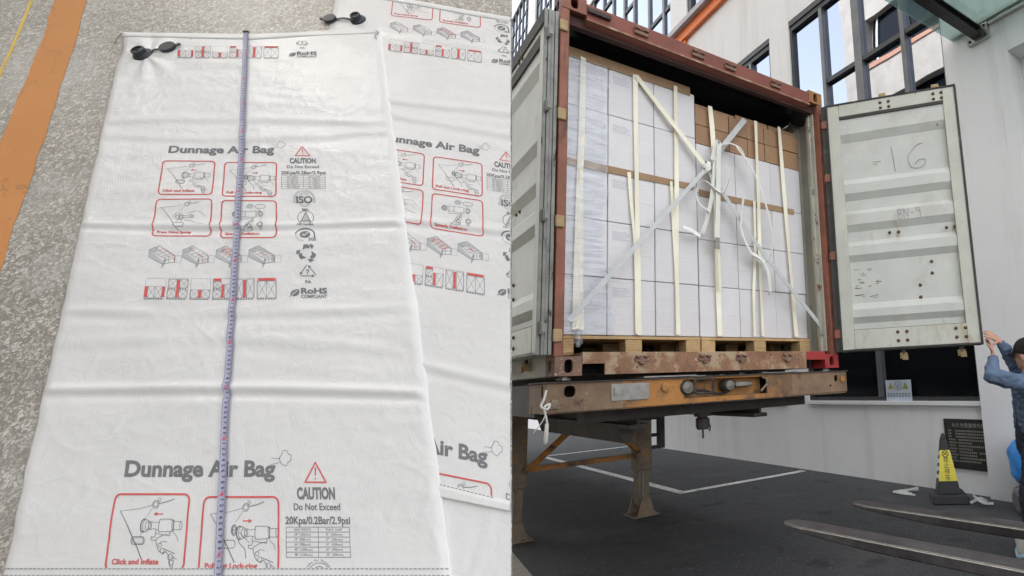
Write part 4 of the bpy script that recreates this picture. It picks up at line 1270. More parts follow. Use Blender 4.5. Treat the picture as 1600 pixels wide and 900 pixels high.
def build_cone():
    c = empty('traffic_cone', (4.62, .50, 0), 'black and yellow no parking cone standing by the white wall', 'traffic cone', rz=R(-48))
    def sq(h, z):
        return [(-h, -h, z), (h, -h, z), (h, h, z), (-h, h, z)]
    def frus(mb, h0, z0, h1, z1):
        return mb.add(sq(h0, z0) + sq(h1, z1), [(0, 1, 2, 3), (4, 5, 6, 7)] + [(i, (i + 1) % 4, 4 + (i + 1) % 4, 4 + i) for i in range(4)])
    frus(MB(), .20, 0, .19, .10).build('base', 'cone_black', c, bevel=.012)
    def hw(z):
        return .125 - .093 * (z - .10) / .62
    mb = frus(MB(), hw(.10), .10, hw(.70), .70)
    frus(mb, hw(.70) * .97, .70, .012, .76)
    mb.build('body', 'cone_black', c, bevel=.006)
    z0, z1 = .24, .575
    e = .003
    for sx, rot in ((0, 0), (1, R(90)), (2, R(180)), (3, R(-90))):
        M4 = Matrix.Rotation(rot, 4, 'Z')
        def pt(f, z, off=e):
            h = hw(z)
            return M4 @ Vector((f * h, -h - off, z))
        if sx % 2 == 0:
            MB().add([pt(-1, z0), pt(1, z0), pt(1, z1), pt(-1, z1), pt(-1, z0, 0), pt(1, z0, 0), pt(1, z1, 0), pt(-1, z1, 0)], [(0, 1, 2, 3), (7, 6, 5, 4), (0, 4, 5, 1), (1, 5, 6, 2), (2, 6, 7, 3), (3, 7, 4, 0)]).build('yellow_panel', 'cone_yellow', c)
            if sx == 0:
                mb = MB()
                for k, ch in enumerate('禁止停车'):
                    tv, tf, tw = text_geo(ch, .0)
                    s = .062 / max(tw, .5)
                    zc = .445 - k * .064
                    mb.add([pt((v[0] - tw / 2) * s / hw(zc), zc + v[1] * s, e + .0015) for v in tv], tf)
                mb.build('lettering', 'cone_black', c)
                r_ = .034
                ring = [pt(r_ * math.cos(R(20 * k)) / hw(.535), .535 + r_ * math.sin(R(20 * k)), e + .001) for k in range(19)]
                MB().tube(ring, .004, 5).tube([ring[2], ring[11]], .004, 5).tube([ring[7], ring[16]], .004, 5).build('prohibition_mark', 'cone_black', c)
        else:
            for k in range(4):
                za, zb = z0 + k * .085, z0 + k * .085 + .045
                MB().add([pt(-1, za), pt(1, za + .03), pt(1, zb + .03), pt(-1, zb), pt(-1, za, 0), pt(1, za + .03, 0), pt(1, zb + .03, 0), pt(-1, zb, 0)], [(0, 1, 2, 3), (7, 6, 5, 4), (0, 4, 5, 1), (1, 5, 6, 2), (2, 6, 7, 3), (3, 7, 4, 0)]).build('white_stripe', 'cone_white', c)
    st = empty('plastic_strapping', (4.66, .30, 0), 'crumpled white strapping lying beside the cone base', 'strapping')
    MB().band(bez([(0, -.05, .01), (.10, -.12, .05), (.05, -.24, .02), (-.05, -.20, .06), (-.02, -.10, .10), (.06, -.18, .015), (.12, -.26, .01)], 5), .03, .004, (.2, .3, 1)).build('strip', 'cone_white', st)
    st = empty('plastic_strapping', (4.75, .95, 0), 'loose white strapping fanned out on the ground left of the cone', 'strapping')
    for k in range(3):
        MB().band(bez([(-.15, .05 * k, .012 + .012 * k), (-.25, .18 + .04 * k, .03), (-.05, .3 - .06 * k, .012 + .012 * k), (.08, .12, .02 + .014 * k)], 5), .02, .003, (.1, .2, 1)).build('strip', 'cone_white', st)

def sack(name, loc, dims, mat, label, cat, seed, lean=0):
    bm = bmesh.new()
    bmesh.ops.create_icosphere(bm, subdivisions=4, radius=1)
    for v in bm.verts:
        p = v.co.copy()
        q = Vector([math.copysign(abs(c) ** .62, c) for c in p])
        q += p * .10 * noise.noise(p * 2.2 + Vector((seed, 0, 0))) + p * .05 * noise.noise(p * 6 + Vector((seed, 3, 0)))
        q.x *= dims[0]; q.y *= dims[1]
        q.z = max(0, (q.z * .5 + .42)) * dims[2]
        q.x += lean * q.z
        v.co = q
    me = bpy.data.meshes.new(name)
    bm.to_mesh(me); bm.free()
    for p in me.polygons:
        p.use_smooth = True
    o = link(name, me, mat)
    o.location = loc
    return tag(o, label, cat)
build_ground()
build_building()
build_opposite()
build_cone()
sack('grey_sack', (4.72, -.66, 0), (.30, .36, .34), 'grey_sacking', 'patterned grey sack on the ground beside the wall at the far right', 'sack', 3)
sack('blue_bundle', (4.72, -.64, .30), (.28, .34, .52), 'blue_plastic', 'bright blue rounded bundle resting on the grey sack at the far right', 'bundle', 8)
w = sack('white_sack', (3.62, -1.28, 0), (.42, .36, .26), 'white_sacking', 'off white sack with a pale blue rim on the asphalt behind the forks', 'sack', 12)
MB().tube(bez([(-.44, -.10, .22), (-.46, .0, .16), (-.44, .12, .08), (-.36, .26, .02), (-.2, .36, .015)]), [.02] * 25, 8).build('rim', 'pale_blue', w, smooth=True)

# ---------------- the shipping container with its open doors
Z0 = 1.55
def plate_with_hole(mb, x0, z0, x1, z1, hx, hz, rx, rz, y0, y1, n=20, axis='y'):
    """rectangular plate with an oval hole, thickness y0..y1"""
    ring = []
    for k in range(n):
        a = 2 * math.pi * (k + .5) / n
        c, s = math.cos(a), math.sin(a)
        ring.append((hx + rx * math.copysign(abs(c) ** .7, c), hz + rz * math.copysign(abs(s) ** .7, s)))
    out = []
    for (px, pz) in ring:
        dx, dz = px - hx, pz - hz
        t = min(((x1 - hx) / dx) if dx > 1e-9 else ((x0 - hx) / dx) if dx < -1e-9 else 9e9, ((z1 - hz) / dz) if dz > 1e-9 else ((z0 - hz) / dz) if dz < -1e-9 else 9e9)
        out.append((hx + dx * t, hz + dz * t))
    for cx, cz in ((x0, z0), (x1, z0), (x1, z1), (x0, z1)):
        k = min(range(n), key=lambda i: (out[i][0] - cx) ** 2 + (out[i][1] - cz) ** 2)
        out[k] = (cx, cz)
    mk = (lambda p, y: (p[0], y, p[1])) if axis == 'y' else (lambda p, y: (y, p[0], p[1]))
    vs = [mk(p, y0) for p in ring] + [mk(p, y0) for p in out] + [mk(p, y1) for p in ring] + [mk(p, y1) for p in out]
    fs = []
    for k in range(n):
        j = (k + 1) % n
        fs += [(k, j, n + j, n + k), (2 * n + k, 3 * n + k, 3 * n + j, 2 * n + j), (k, 2 * n + k, 2 * n + j, j), (n + k, n + j, 3 * n + j, 3 * n + k)]
    return mb.add(vs, fs)
def casting(x0, z0, sgn, mat, parent, dark):
    """corner casting: oval-holed front and outer side plate round a painted dark hollow"""
    w, h = .165, .118
    x1 = x0 + w
    mb = MB()
    plate_with_hole(mb, x0, z0, x1, z0 + h, (x0 + x1) / 2 + .0, z0 + h / 2, .026, .042, 0, .028)
    xs = x0 if sgn < 0 else x1
    plate_with_hole(mb, .0285, z0, .178, z0 + h, .10, z0 + h / 2, .030, .040, xs - (.0 if sgn < 0 else .028), xs + (.028 if sgn < 0 else 0), axis='x')
    xi = x1 if sgn < 0 else x0
    mb.box(min(xi, xi + sgn * .02), .0285, z0, max(xi, xi + sgn * .02), .178, z0 + h)
    a, b = sorted((xs - sgn * .029, xi + sgn * .021))
    mb.box(a, .029, z0, b, .178, z0 + .02).box(a, .029, z0 + h - .02, b, .178, z0 + h).box(a, .160, z0 + .021, b, .178, z0 + h - .021)
    c = mb.build('corner_casting', mat, parent)
    MB().box(a + .002, .12, z0 + .022, b - .002, .158, z0 + h - .022).build('hollow', dark, c)  # near-black box paints the shade inside the casting
    return c

BOLTME = {}
def bolt(parent, loc, ax, r=.015, mat='rusty_bolt'):
    k = (r, mat)
    if k not in BOLTME:
        me = MB().lathe([(r, 0), (r, .003), (r * .62, .004), (r * .6, .011), (r * .35, .013)], n=10).mesh('bolt')
        me.materials.append(MATS[mat])
        BOLTME[k] = me
    q = Vector((0, 0, 1)).rotation_difference(Vector(ax)).to_matrix().to_4x4()
    return link('bolt', BOLTME[k], None, parent, Matrix.Translation(loc) @ q)

def door(root, sg, name, mw, writing=False):
    """door leaf: x along from the hinge, z up (world height), the inner face looks to sg*y"""
    M_ = mw
    d = MB()
    def bx(mb, x0, y0, z0, x1, y1, z1):
        ya, yb = sorted((sg * y0, sg * y1))
        return mb.box(x0, ya, z0, x1, yb, z1)
    # corrugated panel: (z, depth behind the frame face)
    prof = [(3.835, .012), (3.664, .012), (3.592, .046), (3.235, .046), (3.182, .012), (3.096, .012), (3.034, .046), (2.941, .046), (2.900, .012), (2.805, .012), (2.742, .046), (2.653, .046), (2.606, .012),
            (2.525, .012), (2.467, .046), (2.097, .046), (2.040, .012), (1.973, .012), (1.920, .046), (1.866, .046)]
    vs, fs = [], []
    for z, y in prof:
        vs += [(.131, -sg * y, z), (1.049, -sg * y, z)]
    n = len(prof)
    for z, y in prof:
        vs += [(.131, -sg * (y + .004), z), (1.049, -sg * (y + .004), z)]
    for i in range(n - 1):
        fs += [(2 * i, 2 * i + 1, 2 * i + 3, 2 * i + 2), (2 * n + 2 * i, 2 * n + 2 * i + 2, 2 * n + 2 * i + 3, 2 * n + 2 * i + 1)]
    leaf = empty(name, mw=None)
    bpy.data.objects.remove(leaf)
    leaf = d.add(vs, fs).build(name, 'door_paint', root, mw=M_)
    k = dict(parent=leaf)
    fm = 'door_frame_paint'
    bx(MB(), .025, 0, 1.695, .130, -.055, 3.955).build('stile', fm, leaf, bevel=.003)
    bx(MB(), 1.050, 0, 1.695, 1.150, -.055, 3.955).build('stile', fm, leaf, bevel=.003)
    bx(MB(), .131, .002, 3.838, 1.049, -.055, 3.955).build('rail', fm, leaf, bevel=.003)
    bx(MB(), .131, .002, 1.697, 1.049, -.055, 1.862).build('rail', fm, leaf, bevel=.003)
    # dark strips painted in for the shadow of the panel edge gaps
    bx(MB(), .131, .001, 3.812 if writing else 3.752, 1.049, -.02, 3.837).build('seam', 'rubber', leaf)
    if not writing:
        bx(MB(), .028, .012, 3.876, 1.148, .0025, 3.974).build('top_gasket', 'rubber', leaf)
    bx(MB(), .131, 0, 1.8625, 1.049, -.03, 1.8655).build('seam', 'rubber', leaf)
    # gasket in several lips round the edge
    g = MB()
    for o, y0, y1 in ((.012, .010, -.010), (.020, -.014, -.032), (.012, -.036, -.054), (.017, -.058, -.078)):
        bx(g, .025 - o, y0, 1.68, .0245, y1, 3.972); bx(g, 1.1505, y0, 1.68, 1.15 + o, y1, 3.972)
        bx(g, .025, y0, 3.956, 1.15, y1, 3.956 + o); bx(g, .025, y0, 1.694 - o, 1.15, y1, 1.694)
    if writing:
        bx(g, -.034, -.010, 1.68, .0115, -.022, 3.972)
    g.build('gasket', 'rubber' if writing else 'old_gasket', leaf)
    if writing:
        e = MB()
        bx(e, .03, .003, 1.684, 1.15, -.05, 1.6945)
        e.build('rusty_edge', 'rusty_bolt', leaf)
    ax = (0, sg, 0)
    pts = [(x, z, .002) for x in (.510, .584, .974, 1.042) for z in ((3.912, 3.862) if writing else (3.856,))] + [(x, z, .002) for x in (.498, .573, .967, 1.042) for z in (1.823, 1.75)] + \
          [(x, z, -.012) for x, z in ((.499, 2.62 + .075), (.575, 2.692), (.974, 2.685), (1.040, 2.688))] + [(x, z, -.046) for x, z in ((.828, 2.41), (.824, 2.31), (.717, 2.215), (.712, 2.111))]
    for x, z, y in pts:
        bolt(leaf, (x, sg * y, z), ax)
    # outside: locking bars with cams and keepers
    for x in (.53, 1.0):
        bar = MB().tube([(x, -sg * .085, 1.60), (x, -sg * .085, 4.03)], .017, 10).build('locking_bar', 'steel', leaf, smooth=True)
        mb = MB()
        for z in (1.60, 3.99):
            bx(mb, x - .03, -.070, z, x + .03, -.110, z + .05)
            bx(mb, x - .012, -.055, z - .012, x + .035, -.069, z + .03)
        for z in (2.0, 2.7, 3.4):
            bx(mb, x - .03, -.0635, z, x + .03, -.108, z + .06)
        mb.build('cam', 'lug_paint', bar)
    bx(MB(), .76, -.064, 2.35, 1.0, -.08, 2.38).build('door_handle', 'steel', leaf)
    for z in (1.80, 2.50, 3.23, 3.75):
        bx(bx(MB(), -.03, .0, z, .024, -.02, z + .075), -.04, -.004, z + .01, -.031, -.03, z + .065).build('hinge', 'post_paint' if writing else 'old_gasket', leaf)
    if writing:
        # hand-written marker scrawl
        m = MB()
        def pen(pts, y, w=.0052):
            P = bez([(x, sg * (-y + .0025), z) for x, z in pts], 5)
            m.band(P, w, .002, lambda t: Vector((.6, 0, .8)))
        pen([(.40, 3.375), (.44, 3.374), (.475, 3.372)], .046, .003); pen([(.405, 3.35), (.44, 3.352)], .046, .002)
        pen([(.572, 3.492), (.578, 3.44), (.584, 3.37), (.592, 3.258)], .046, .0044)
        pen([(.845, 3.488), (.80, 3.480), (.75, 3.430), (.715, 3.385), (.715, 3.32), (.74, 3.275), (.80, 3.262), (.845, 3.285), (.86, 3.32), (.845, 3.34), (.80, 3.335), (.765, 3.30)], .046, .0044)
        def ln(*pts, w=.0028):
            P = [(x, sg * .0015 - sg * .012 if False else sg * (-.012 + .0025), z) for x, z in pts]
            for a, b in zip(P, P[1:]):
                m.band([a, b], w, .002, (.6, 0, .8))
        zb = 2.845
        def w2(x, z):
            return (.585 + x, 2.812 + z)
        ln(w2(0, 0), w2(-.002, .085)); ln(w2(-.002, .085), w2(.028, .075), w2(.022, .048), w2(.0, .043)); ln(w2(0, .043), w2(.034, .03), w2(.03, .004), w2(0, 0))
        ln(w2(.05, 0), w2(.048, .085), w2(.085, .005), w2(.088, .085)); ln(w2(.105, .042), w2(.135, .042))
        ln(w2(.185, .05), w2(.155, .055), w2(.153, .078), w2(.178, .083), w2(.186, .05), w2(.187, -.012))
        m.build('handwriting', 'marker', leaf)['kind'] = 'stuff'
        s = MB()
        rr = random.Random(3)
        for k in range(26):
            x, z = .15 + .2 * rr.random() * (1 if k % 3 else .5), 2.40 - .27 * rr.random()
            L_ = .012 + .05 * rr.random() ** 2
            s.band([(x, sg * (-.046 + .0012), z), (x + L_, sg * (-.046 + .0012), z + .006 * rr.random())], .002 + .004 * rr.random(), .0015, (0, 0, 1))
        s.add([(.80, sg * (-.0445), 2.055), (.86, sg * (-.0445), 2.05), (.90, sg * (-.0445), 2.07), (.84, sg * (-.0445), 2.078)], [(0, 1, 2, 3)]) if False else None
        o = s.build('scratches', 'rusty_bolt', leaf); o['kind'] = 'stuff'
    return leaf

def corrugated_wall(x_in, x_out, y0, y1, z0, z1, along='y'):
    """trapezoid-ribbed sheet standing along y; ribs alternate between the two x planes"""
    pts, y = [], y0
    pat = [(.070, 0), (.045, 1), (.075, 1), (.045, 0)]
    pts.append((y0, x_in))
    k = 0
    while y < y1 - .01:
        dy, side = pat[k % 4]
        y = min(y1, y + dy)
        pts.append((y, x_out if side else x_in))
        k += 1
    mb = MB()
    vs, fs = [], []
    for yy, xx in pts:
        vs += [(xx, yy, z0), (xx, yy, z1)]
    n = len(pts)
    for yy, xx in pts:
        vs += [(xx + .002, yy, z0), (xx + .002, yy, z1)]
    for i in range(n - 1):
        fs += [(2 * i, 2 * i + 2, 2 * i + 3, 2 * i + 1), (2 * n + 2 * i, 2 * n + 2 * i + 1, 2 * n + 2 * i + 3, 2 * n + 2 * i + 2)]
    return mb.add(vs, fs)

def build_container():
    c = empty('shipping_container', (1.22, 0, Z0), 'rusty red brown shipping container with both doors swung open, standing on a trailer chassis', 'shipping container')
    I = Matrix.Translation((-1.22, 0, -Z0))
    def part(mb, name, mat, **k):
        return mb.build(name, mat, c, mw=I, **k)
    LEN = 12.0
    # corner posts
    p = part(MB().prism([(-.008, 0), (.050, 0), (.056, .02), (.056, .11), (.02, .14), (-.008, .14)], 'z', 1.668, 4.02), 'corner_post', 'post_paint', bevel=.004)
    for z in (1.755, 2.475, 3.20, 3.84):
        MB().box(-.018, -.016, z, .038, -.001, z + .080).build('hinge_lug', 'lug_paint', p, bevel=.006)
    p = part(MB().prism([(2.432, 0), (2.378, 0), (2.372, .02), (2.372, .06), (2.40, .14), (2.432, .14)], 'z', 1.668, 4.02), 'corner_post', 'post_paint', bevel=.004)
    for z in (1.79, 2.50, 3.22, 3.86):
        MB().box(2.395, -.018, z, 2.436, -.001, z + .075).build('hinge_lug', 'post_paint', p, bevel=.006)
    part(MB().box(2.356, .062, 1.70, 2.396, .135, 4.0).box(2.34, .10, 1.70, 2.3555, .128, 4.0), 'inner_post', 'peeling_paint')
    # castings
    for nm in (0,):
        casting(0, Z0, -1, 'casting_paint', c, 'container_shade').matrix_local = I
        casting(W_C - .165, Z0, 1, 'fresh_red_paint', c, 'container_shade').matrix_local = I
        casting(0, 4.023, -1, 'post_paint', c, 'container_shade').matrix_local = I
        casting(W_C - .165, 4.023, 1, 'rusty_casting', c, 'container_shade').matrix_local = I
    # header: upper beam with a lip hanging over the opening
    hdr = part(MB().prism([(.004, 4.115), (.03, 4.135), (.30, 4.13), (.30, 4.10), (.05, 4.09), (.05, 4.0), (.09, 3.965), (.085, 3.955), (-.004, 3.985), (-.004, 4.0)], 'x', .166, W_C - .166), 'header', 'red_brown_paint', bevel=.004)
    part(MB().box(.06, .052, 3.945, 2.372, .10, 4.02), 'header_liner', 'dark_red')
    part(MB().box(2.30, .1005, 3.93, 2.43, .30, 4.11).box(.0, .1005, 3.93, .10, .30, 4.11), 'light_leak_filler', 'container_shade')['kind'] = 'stuff'  # dark filler boxes added to stop light leaking in beside the header
    part(MB().box(.17, -.012, 4.052, .34, -.0045, 4.085).box(.17, -.03, 4.04, .33, -.0045, 4.0515), 'rain_strip', 'chassis_dark')
    part(MB().box(.166, -.0075, 3.984, W_C - .166, -.0042, 3.998), 'drip_edge', 'sill_paint')
    for x in (.57, 1.06, 1.37, 1.86):
        mb = MB()
        mb.box(x - .055, -.022, 4.022, x + .055, -.0045, 4.052).box(x - .055, -.040, 4.0525, x - .02, -.0045, 4.075).box(x + .02, -.040, 4.0525, x + .055, -.0045, 4.072).box(x - .02, -.03, 4.0525, x + .02, -.0045, 4.060)
        part(mb, 'lock_keeper', 'casting_paint', bevel=.004)
    # sill with the fork notches by the castings
    s = MB().prism([(.166, 1.622), (.310, 1.622), (.310, 1.553), (2.050, 1.553), (2.050, 1.622), (2.272, 1.622), (2.272, 1.694), (.166, 1.694)], 'y', -.006, .012)
    part(s, 'sill', 'sill_paint')
    part(MB().box(2.052, -.0085, 1.6225, 2.270, -.0065, 1.692), 'red_patch', 'fresh_red_paint')
    part(MB().box(.166, .0125, 1.668, 2.272, .24, 1.692), 'threshold', 'sill_paint')
    part(MB().box(.166, .22, 1.56, 2.272, .239, 1.659), 'notch_shade_web', 'container_shade')  # near-black strip, painted as the shade deep in the fork notches
    for x in (.56, 1.05, 1.376, 1.831):
        mb = MB().box(x - .05, -.022, 1.626, x + .05, -.0065, 1.655).box(x - .045, -.046, 1.6555, x - .012, -.0065, 1.672).box(x + .012, -.046, 1.6555, x + .045, -.0065, 1.670).box(x - .02, -.042, 1.612, x + .02, -.0065, 1.6255)
        part(mb, 'lock_keeper', 'casting_paint', bevel=.004)
    # body
    part(corrugated_wall(2.396, 2.430, .138, LEN, 1.70, 4.02), 'side_wall', 'beige_paint')
    part(corrugated_wall(.040, .006, .138, LEN, 1.70, 4.02), 'side_wall', 'beige_paint')
    part(MB().box(0, .179, 1.558, .05, LEN, 1.698).box(-.004, .179, 1.552, .07, LEN, 1.5575), 'side_rail', 'beige_paint')
    part(MB().box(W_C - .05, .179, 1.558, W_C, LEN, 1.698), 'side_rail', 'beige_paint')
    part(MB().box(.0, .301, 4.03, W_C, LEN, 4.10), 'roof', 'container_shade')
    part(MB().box(.0, LEN, 1.56, W_C, LEN + .05, 4.10), 'front_wall', 'beige_paint')
    part(MB().box(.052, .241, 1.66, W_C - .052, LEN, 1.692), 'floor', 'plywood_floor')
    part(MB().tube([(.10, .3, 1.60), (.10, .3, 1.62)], .01, 6), 'plug', 'steel')
    # lashing rings on the inside post
    for z in (1.86, 2.52, 3.18, 3.80):
        part(MB().tube([(2.352 + .022 * math.cos(R(k * 30)), .09, z + .022 * math.sin(R(k * 30))) for k in range(13)], .005, 6), 'lashing_ring', 'steel')
    # the doors
    ang = math.atan2(-.95, .70)
    door(c, -1, 'door', I @ Matrix.Translation((2.385, -.08, 0)) @ Matrix.Rotation(ang, 4, 'Z'), True)
    a2 = math.atan2(.9994, -.03)
    door(c, 1, 'door', I @ Matrix.Translation((-.098, -.005, 0)) @ Matrix.Rotation(a2, 4, 'Z'), False)
W_C = 2.438

def build_chassis():
    t = empty('trailer_chassis', (1.22, 1.0, 0), 'rusty orange trailer chassis with landing legs under the container', 'trailer')
    I = Matrix.Translation((-1.22, -1.0, 0))
    def part(mb, name, mat, parent=None, **k):
        return mb.build(name, mat, parent or t, mw=None if parent else I, **k)
    x0, x1 = -.055, 2.492
    mb = MB()
    # bolster front plate with openings left and right
    plate_with_hole(mb, x0, 1.338, .155, 1.508, .082, 1.457, .034, .034, -.03, -.018)
    mb.box(.1551, -.03, 1.338, .42, -.018, 1.508)
    part(mb, 'bolster', 'brown_chassis')
    mb = MB()
    mb.box(.4201, -.0296, 1.338, .86, -.018, 1.508)
    mb.box(.8601, -.03, 1.338, 1.60, -.018, 1.372).box(.8601, -.03, 1.500, 1.60, -.018, 1.512)
    mb.box(1.6001, -.03, 1.338, 1.86, -.018, 1.515)
    part(mb, 'bolster', 'orange_chassis')
    mb = MB()
    mb.box(1.8601, -.0296, 1.340, 2.20, -.018, 1.515)
    plate_with_hole(mb, 2.2001, 1.345, x1, 1.522, 2.361, 1.458, .020, .028, -.03, -.018)
    part(mb, 'bolster', 'brown_chassis')
    b = MB().box(x0, -.016, 1.33, x1, .30, 1.345).box(x0, .30, 1.33, x1, .315, 1.50)
    plate_with_hole(b, -.0175, 1.3455, .30, 1.505, .05, 1.462, .022, .036, x0, x0 + .012, axis='x')
    b.box(x1 - .012, -.0175, 1.3455, x1, .30, 1.505)
    part(b, 'bolster_box', 'brown_chassis')
    part(MB().box(x0 - .012, -.045, 1.5085, .90, .32, 1.516).box(.9001, -.045, 1.513, 1.75, .32, 1.521).box(1.7501, -.045, 1.5155, x1 + .012, .32, 1.5235), 'top_plate', 'chassis_dark')
    part(MB().box(.56, -.047, 1.522, .96, .10, 1.531).box(1.55, -.05, 1.524, 1.9, .1, 1.530), 'packing_strip', 'steel')
    for x in (.085, 2.35):
        part(MB().lathe([(.045, 0), (.045, .012), (.03, .014), (.03, .024)], (x, .09, 1.5245), 12), 'twist_lock', 'steel')
    # recess with the lamps
    rc = part(MB().box(.862, .06, 1.372, 1.598, .072, 1.5).box(.862, -.0175, 1.3722, .874, .06, 1.4998), 'lamp_recess', 'orange_chassis')
    for x, r in ((.885, .052), (1.237, .044)):
        l = part(MB().lathe([(r, 0), (r, .06), (r * .88, .072), (.001, .078)], (x, .03, 1.445), 20, (0, -1, 0)), 'tail_lamp', 'chassis_dark', smooth=False)
        MB().lathe([(r * .8, 0), (r * .78, .008), (.001, .016)], (x, -.049, 1.445), 18, (0, -1, 0)).build('lens', 'lamp_lens', l)
    fr = rrect(.945, 1.398, 1.105, 1.499, .03, 4)
    part(MB().tube([(x, -.035, z) for x, z in fr + fr[:1]], .009, 6), 'lamp_guard', 'chassis_dark')
    part(MB().tube([(1.56, -.022, 1.498), (1.60, -.03, 1.48), (1.60, -.03, 1.44), (1.54, -.026, 1.39)], .010, 6), 'lamp_guard', 'leg_paint')
    part(MB().box(1.32, -.01, 1.437, 1.44, .058, 1.465).lathe([(.02, 0), (.02, .03)], (1.45, .02, 1.45), 10, (1, 0, 0)).lathe([(.02, 0), (.02, .03)], (1.32, .02, 1.45), 10, (-1, 0, 0)), 'cable_plug', 'steel')
    part(MB().tube(bez([(1.33, 0, 1.45), (1.28, .03, 1.40), (1.20, .04, 1.39), (1.05, .05, 1.42), (.95, .05, 1.40)]), .008, 6), 'cable', 'rubber')
    part(MB().box(.34, -.036, 1.385, .60, -.0305, 1.49).box(.36, -.042, 1.42, .43, -.0365, 1.47), 'grey_plate', 'steel')
    part(MB().lathe([(.032, 0), (.032, .012), (.018, .015)], (.72, -.0305, 1.455), 10, (0, -1, 0)), 'bolt_boss', 'orange_chassis')
    part(MB().lathe([(.028, 0), (.028, .010), (.016, .012)], (2.435, -.0305, 1.45), 10, (0, -1, 0)), 'bolt_boss', 'orange_chassis')
    part(MB().lathe([(.010, 0), (.010, .002)], (2.29, -.0305, 1.40), 10, (0, -1, 0)), 'drain_hole', 'container_shade')
    part(MB().lathe([(.030, 0), (.030, .014), (.016, .02)], (-.01, -.0305, 1.385), 6, (0, -1, 0)).box(-.05, -.0455, 1.36, .02, -.0305, 1.37), 'hook_bolt', 'leg_paint')
    # rails
    for x in (.62, 1.72):
        part(MB().box(x, .316, 1.47, x + .14, 12, 1.50).box(x, .316, 1.17, x + .14, 12, 1.20).box(x + .06, .316, 1.2001, x + .08, 12, 1.4699), 'main_rail', 'chassis_dark')
    part(MB().box(-.02, .321, 1.30, .018, 12, 1.505), 'gap_filler_rail', 'chassis_dark')  # dark rail added to keep the bright gap below the container dark
    for y in (.5, 1.7, 2.9, 4.1, 5.3, 6.5, 7.7):
        part(MB().box(.761, y, 1.25, 1.719, y + .08, 1.45).box(.02, y + .1, 1.36, .619, y + .18, 1.46).box(1.861, y + .1, 1.36, 2.42, y + .18, 1.46), 'cross_member', 'chassis_dark')
    part(MB().box(.30, .317, 1.24, 2.30, .46, 1.329), 'under_beam', 'chassis_dark')
    part(MB().prism([(.62, 1.169), (.76, 1.169), (.72, 1.06), (.66, 1.06)], 'y', .5, 2.5).prism([(1.72, 1.169), (1.86, 1.169), (1.82, 1.08), (1.76, 1.08)], 'y', 2.4, 3.2), 'gusset', 'chassis_dark')
    # hanging coupling under the beam
    part(MB().box(1.22, .36, 1.21, 1.33, .44, 1.239).lathe([(.045, -.05), (.055, -.03), (.055, .03), (.035, .05)], (1.275, .40, 1.16), 12).tube([(1.275, .40, 1.11), (1.275, .40, 1.04)], .008, 6).tube([(1.33, .40, 1.17), (1.345, .40, 1.12), (1.335, .40, 1.09)], .006, 6), 'air_coupling', 'chassis_dark')
    # landing legs
    for x, s in ((.48, -1), (1.87, 1)):
        lg = part(MB().box(x - .095, 2.66, .50, x + .095, 2.84, 1.34), 'landing_leg', 'leg_paint', bevel=.01)
        inner = MB().box(x - .07, 2.685, .12, x + .07, 2.815, .499).build('inner_leg', 'leg_paint', lg, bevel=.006)
        MB().tube([(x - .02, 2.675, .48), (x - .02, 2.675, .22)], .012, 6).build('rack', 'steel', lg)
        ft = MB()
        ft.prism([(x - .13, .0), (x + .13, .0), (x + .10, .03), (x + .05, .19), (x - .05, .19), (x - .10, .03)], 'y', 2.61, 2.635)
        ft.prism([(x - .13, .0), (x + .13, .0), (x + .10, .03), (x + .05, .19), (x - .05, .19), (x - .10, .03)], 'y', 2.865, 2.89)
        ft.box(x - .16, 2.60, .0, x + .16, 2.90, .012).box(x - .04, 2.6351, .10, x + .04, 2.8649, .14)
        ft.build('foot', 'leg_paint', lg)
    part(MB().box(1.966, 2.70, .72, 2.06, 2.72, .76).box(1.966, 2.70, .86, 2.06, 2.72, .90).box(1.966, 2.70, 1.06, 2.06, 2.72, 1.10).box(2.0601, 2.69, .72, 2.15, 2.73, 1.33), 'side_ladder', 'chassis_dark')
    part(MB().box(.576, 2.72, .64, 1.774, 2.78, .69), 'leg_tie', 'orange_chassis')
    part(MB().tube([(.55, 2.62, .66), (1.06, 2.30, 1.20)], .035, 6).tube([(1.78, 2.62, .72), (1.12, 2.30, 1.20)], .03, 6), 'brace', 'orange_chassis')
    # knotted cord on the bolster corner
    k = empty('knotted_cord', (-.058, -.03, 1.40), 'frayed white cord knotted round the left end of the chassis beam', 'cord')
    MB().tube(bez([(.004, .0, .07), (-.012, -.016, .02), (-.03, -.02, -.02), (.0, -.035, -.04), (.02, -.02, -.01), (-.015, -.03, -.03), (.0, -.025, -.09), (.006, -.025, -.13)]), .007, 6).tube(bez([(.0, -.025, -.05), (-.02, -.03, -.10), (-.05, -.03, -.14), (-.07, -.02, -.17)]), .003, 5).tube([(.004, -.025, -.12), (.0, -.024, -.22), (-.004, -.02, -.24)], [.010, .013, .006], 6).build('strand', 'cord_white', k, smooth=True)
build_container()
build_chassis()

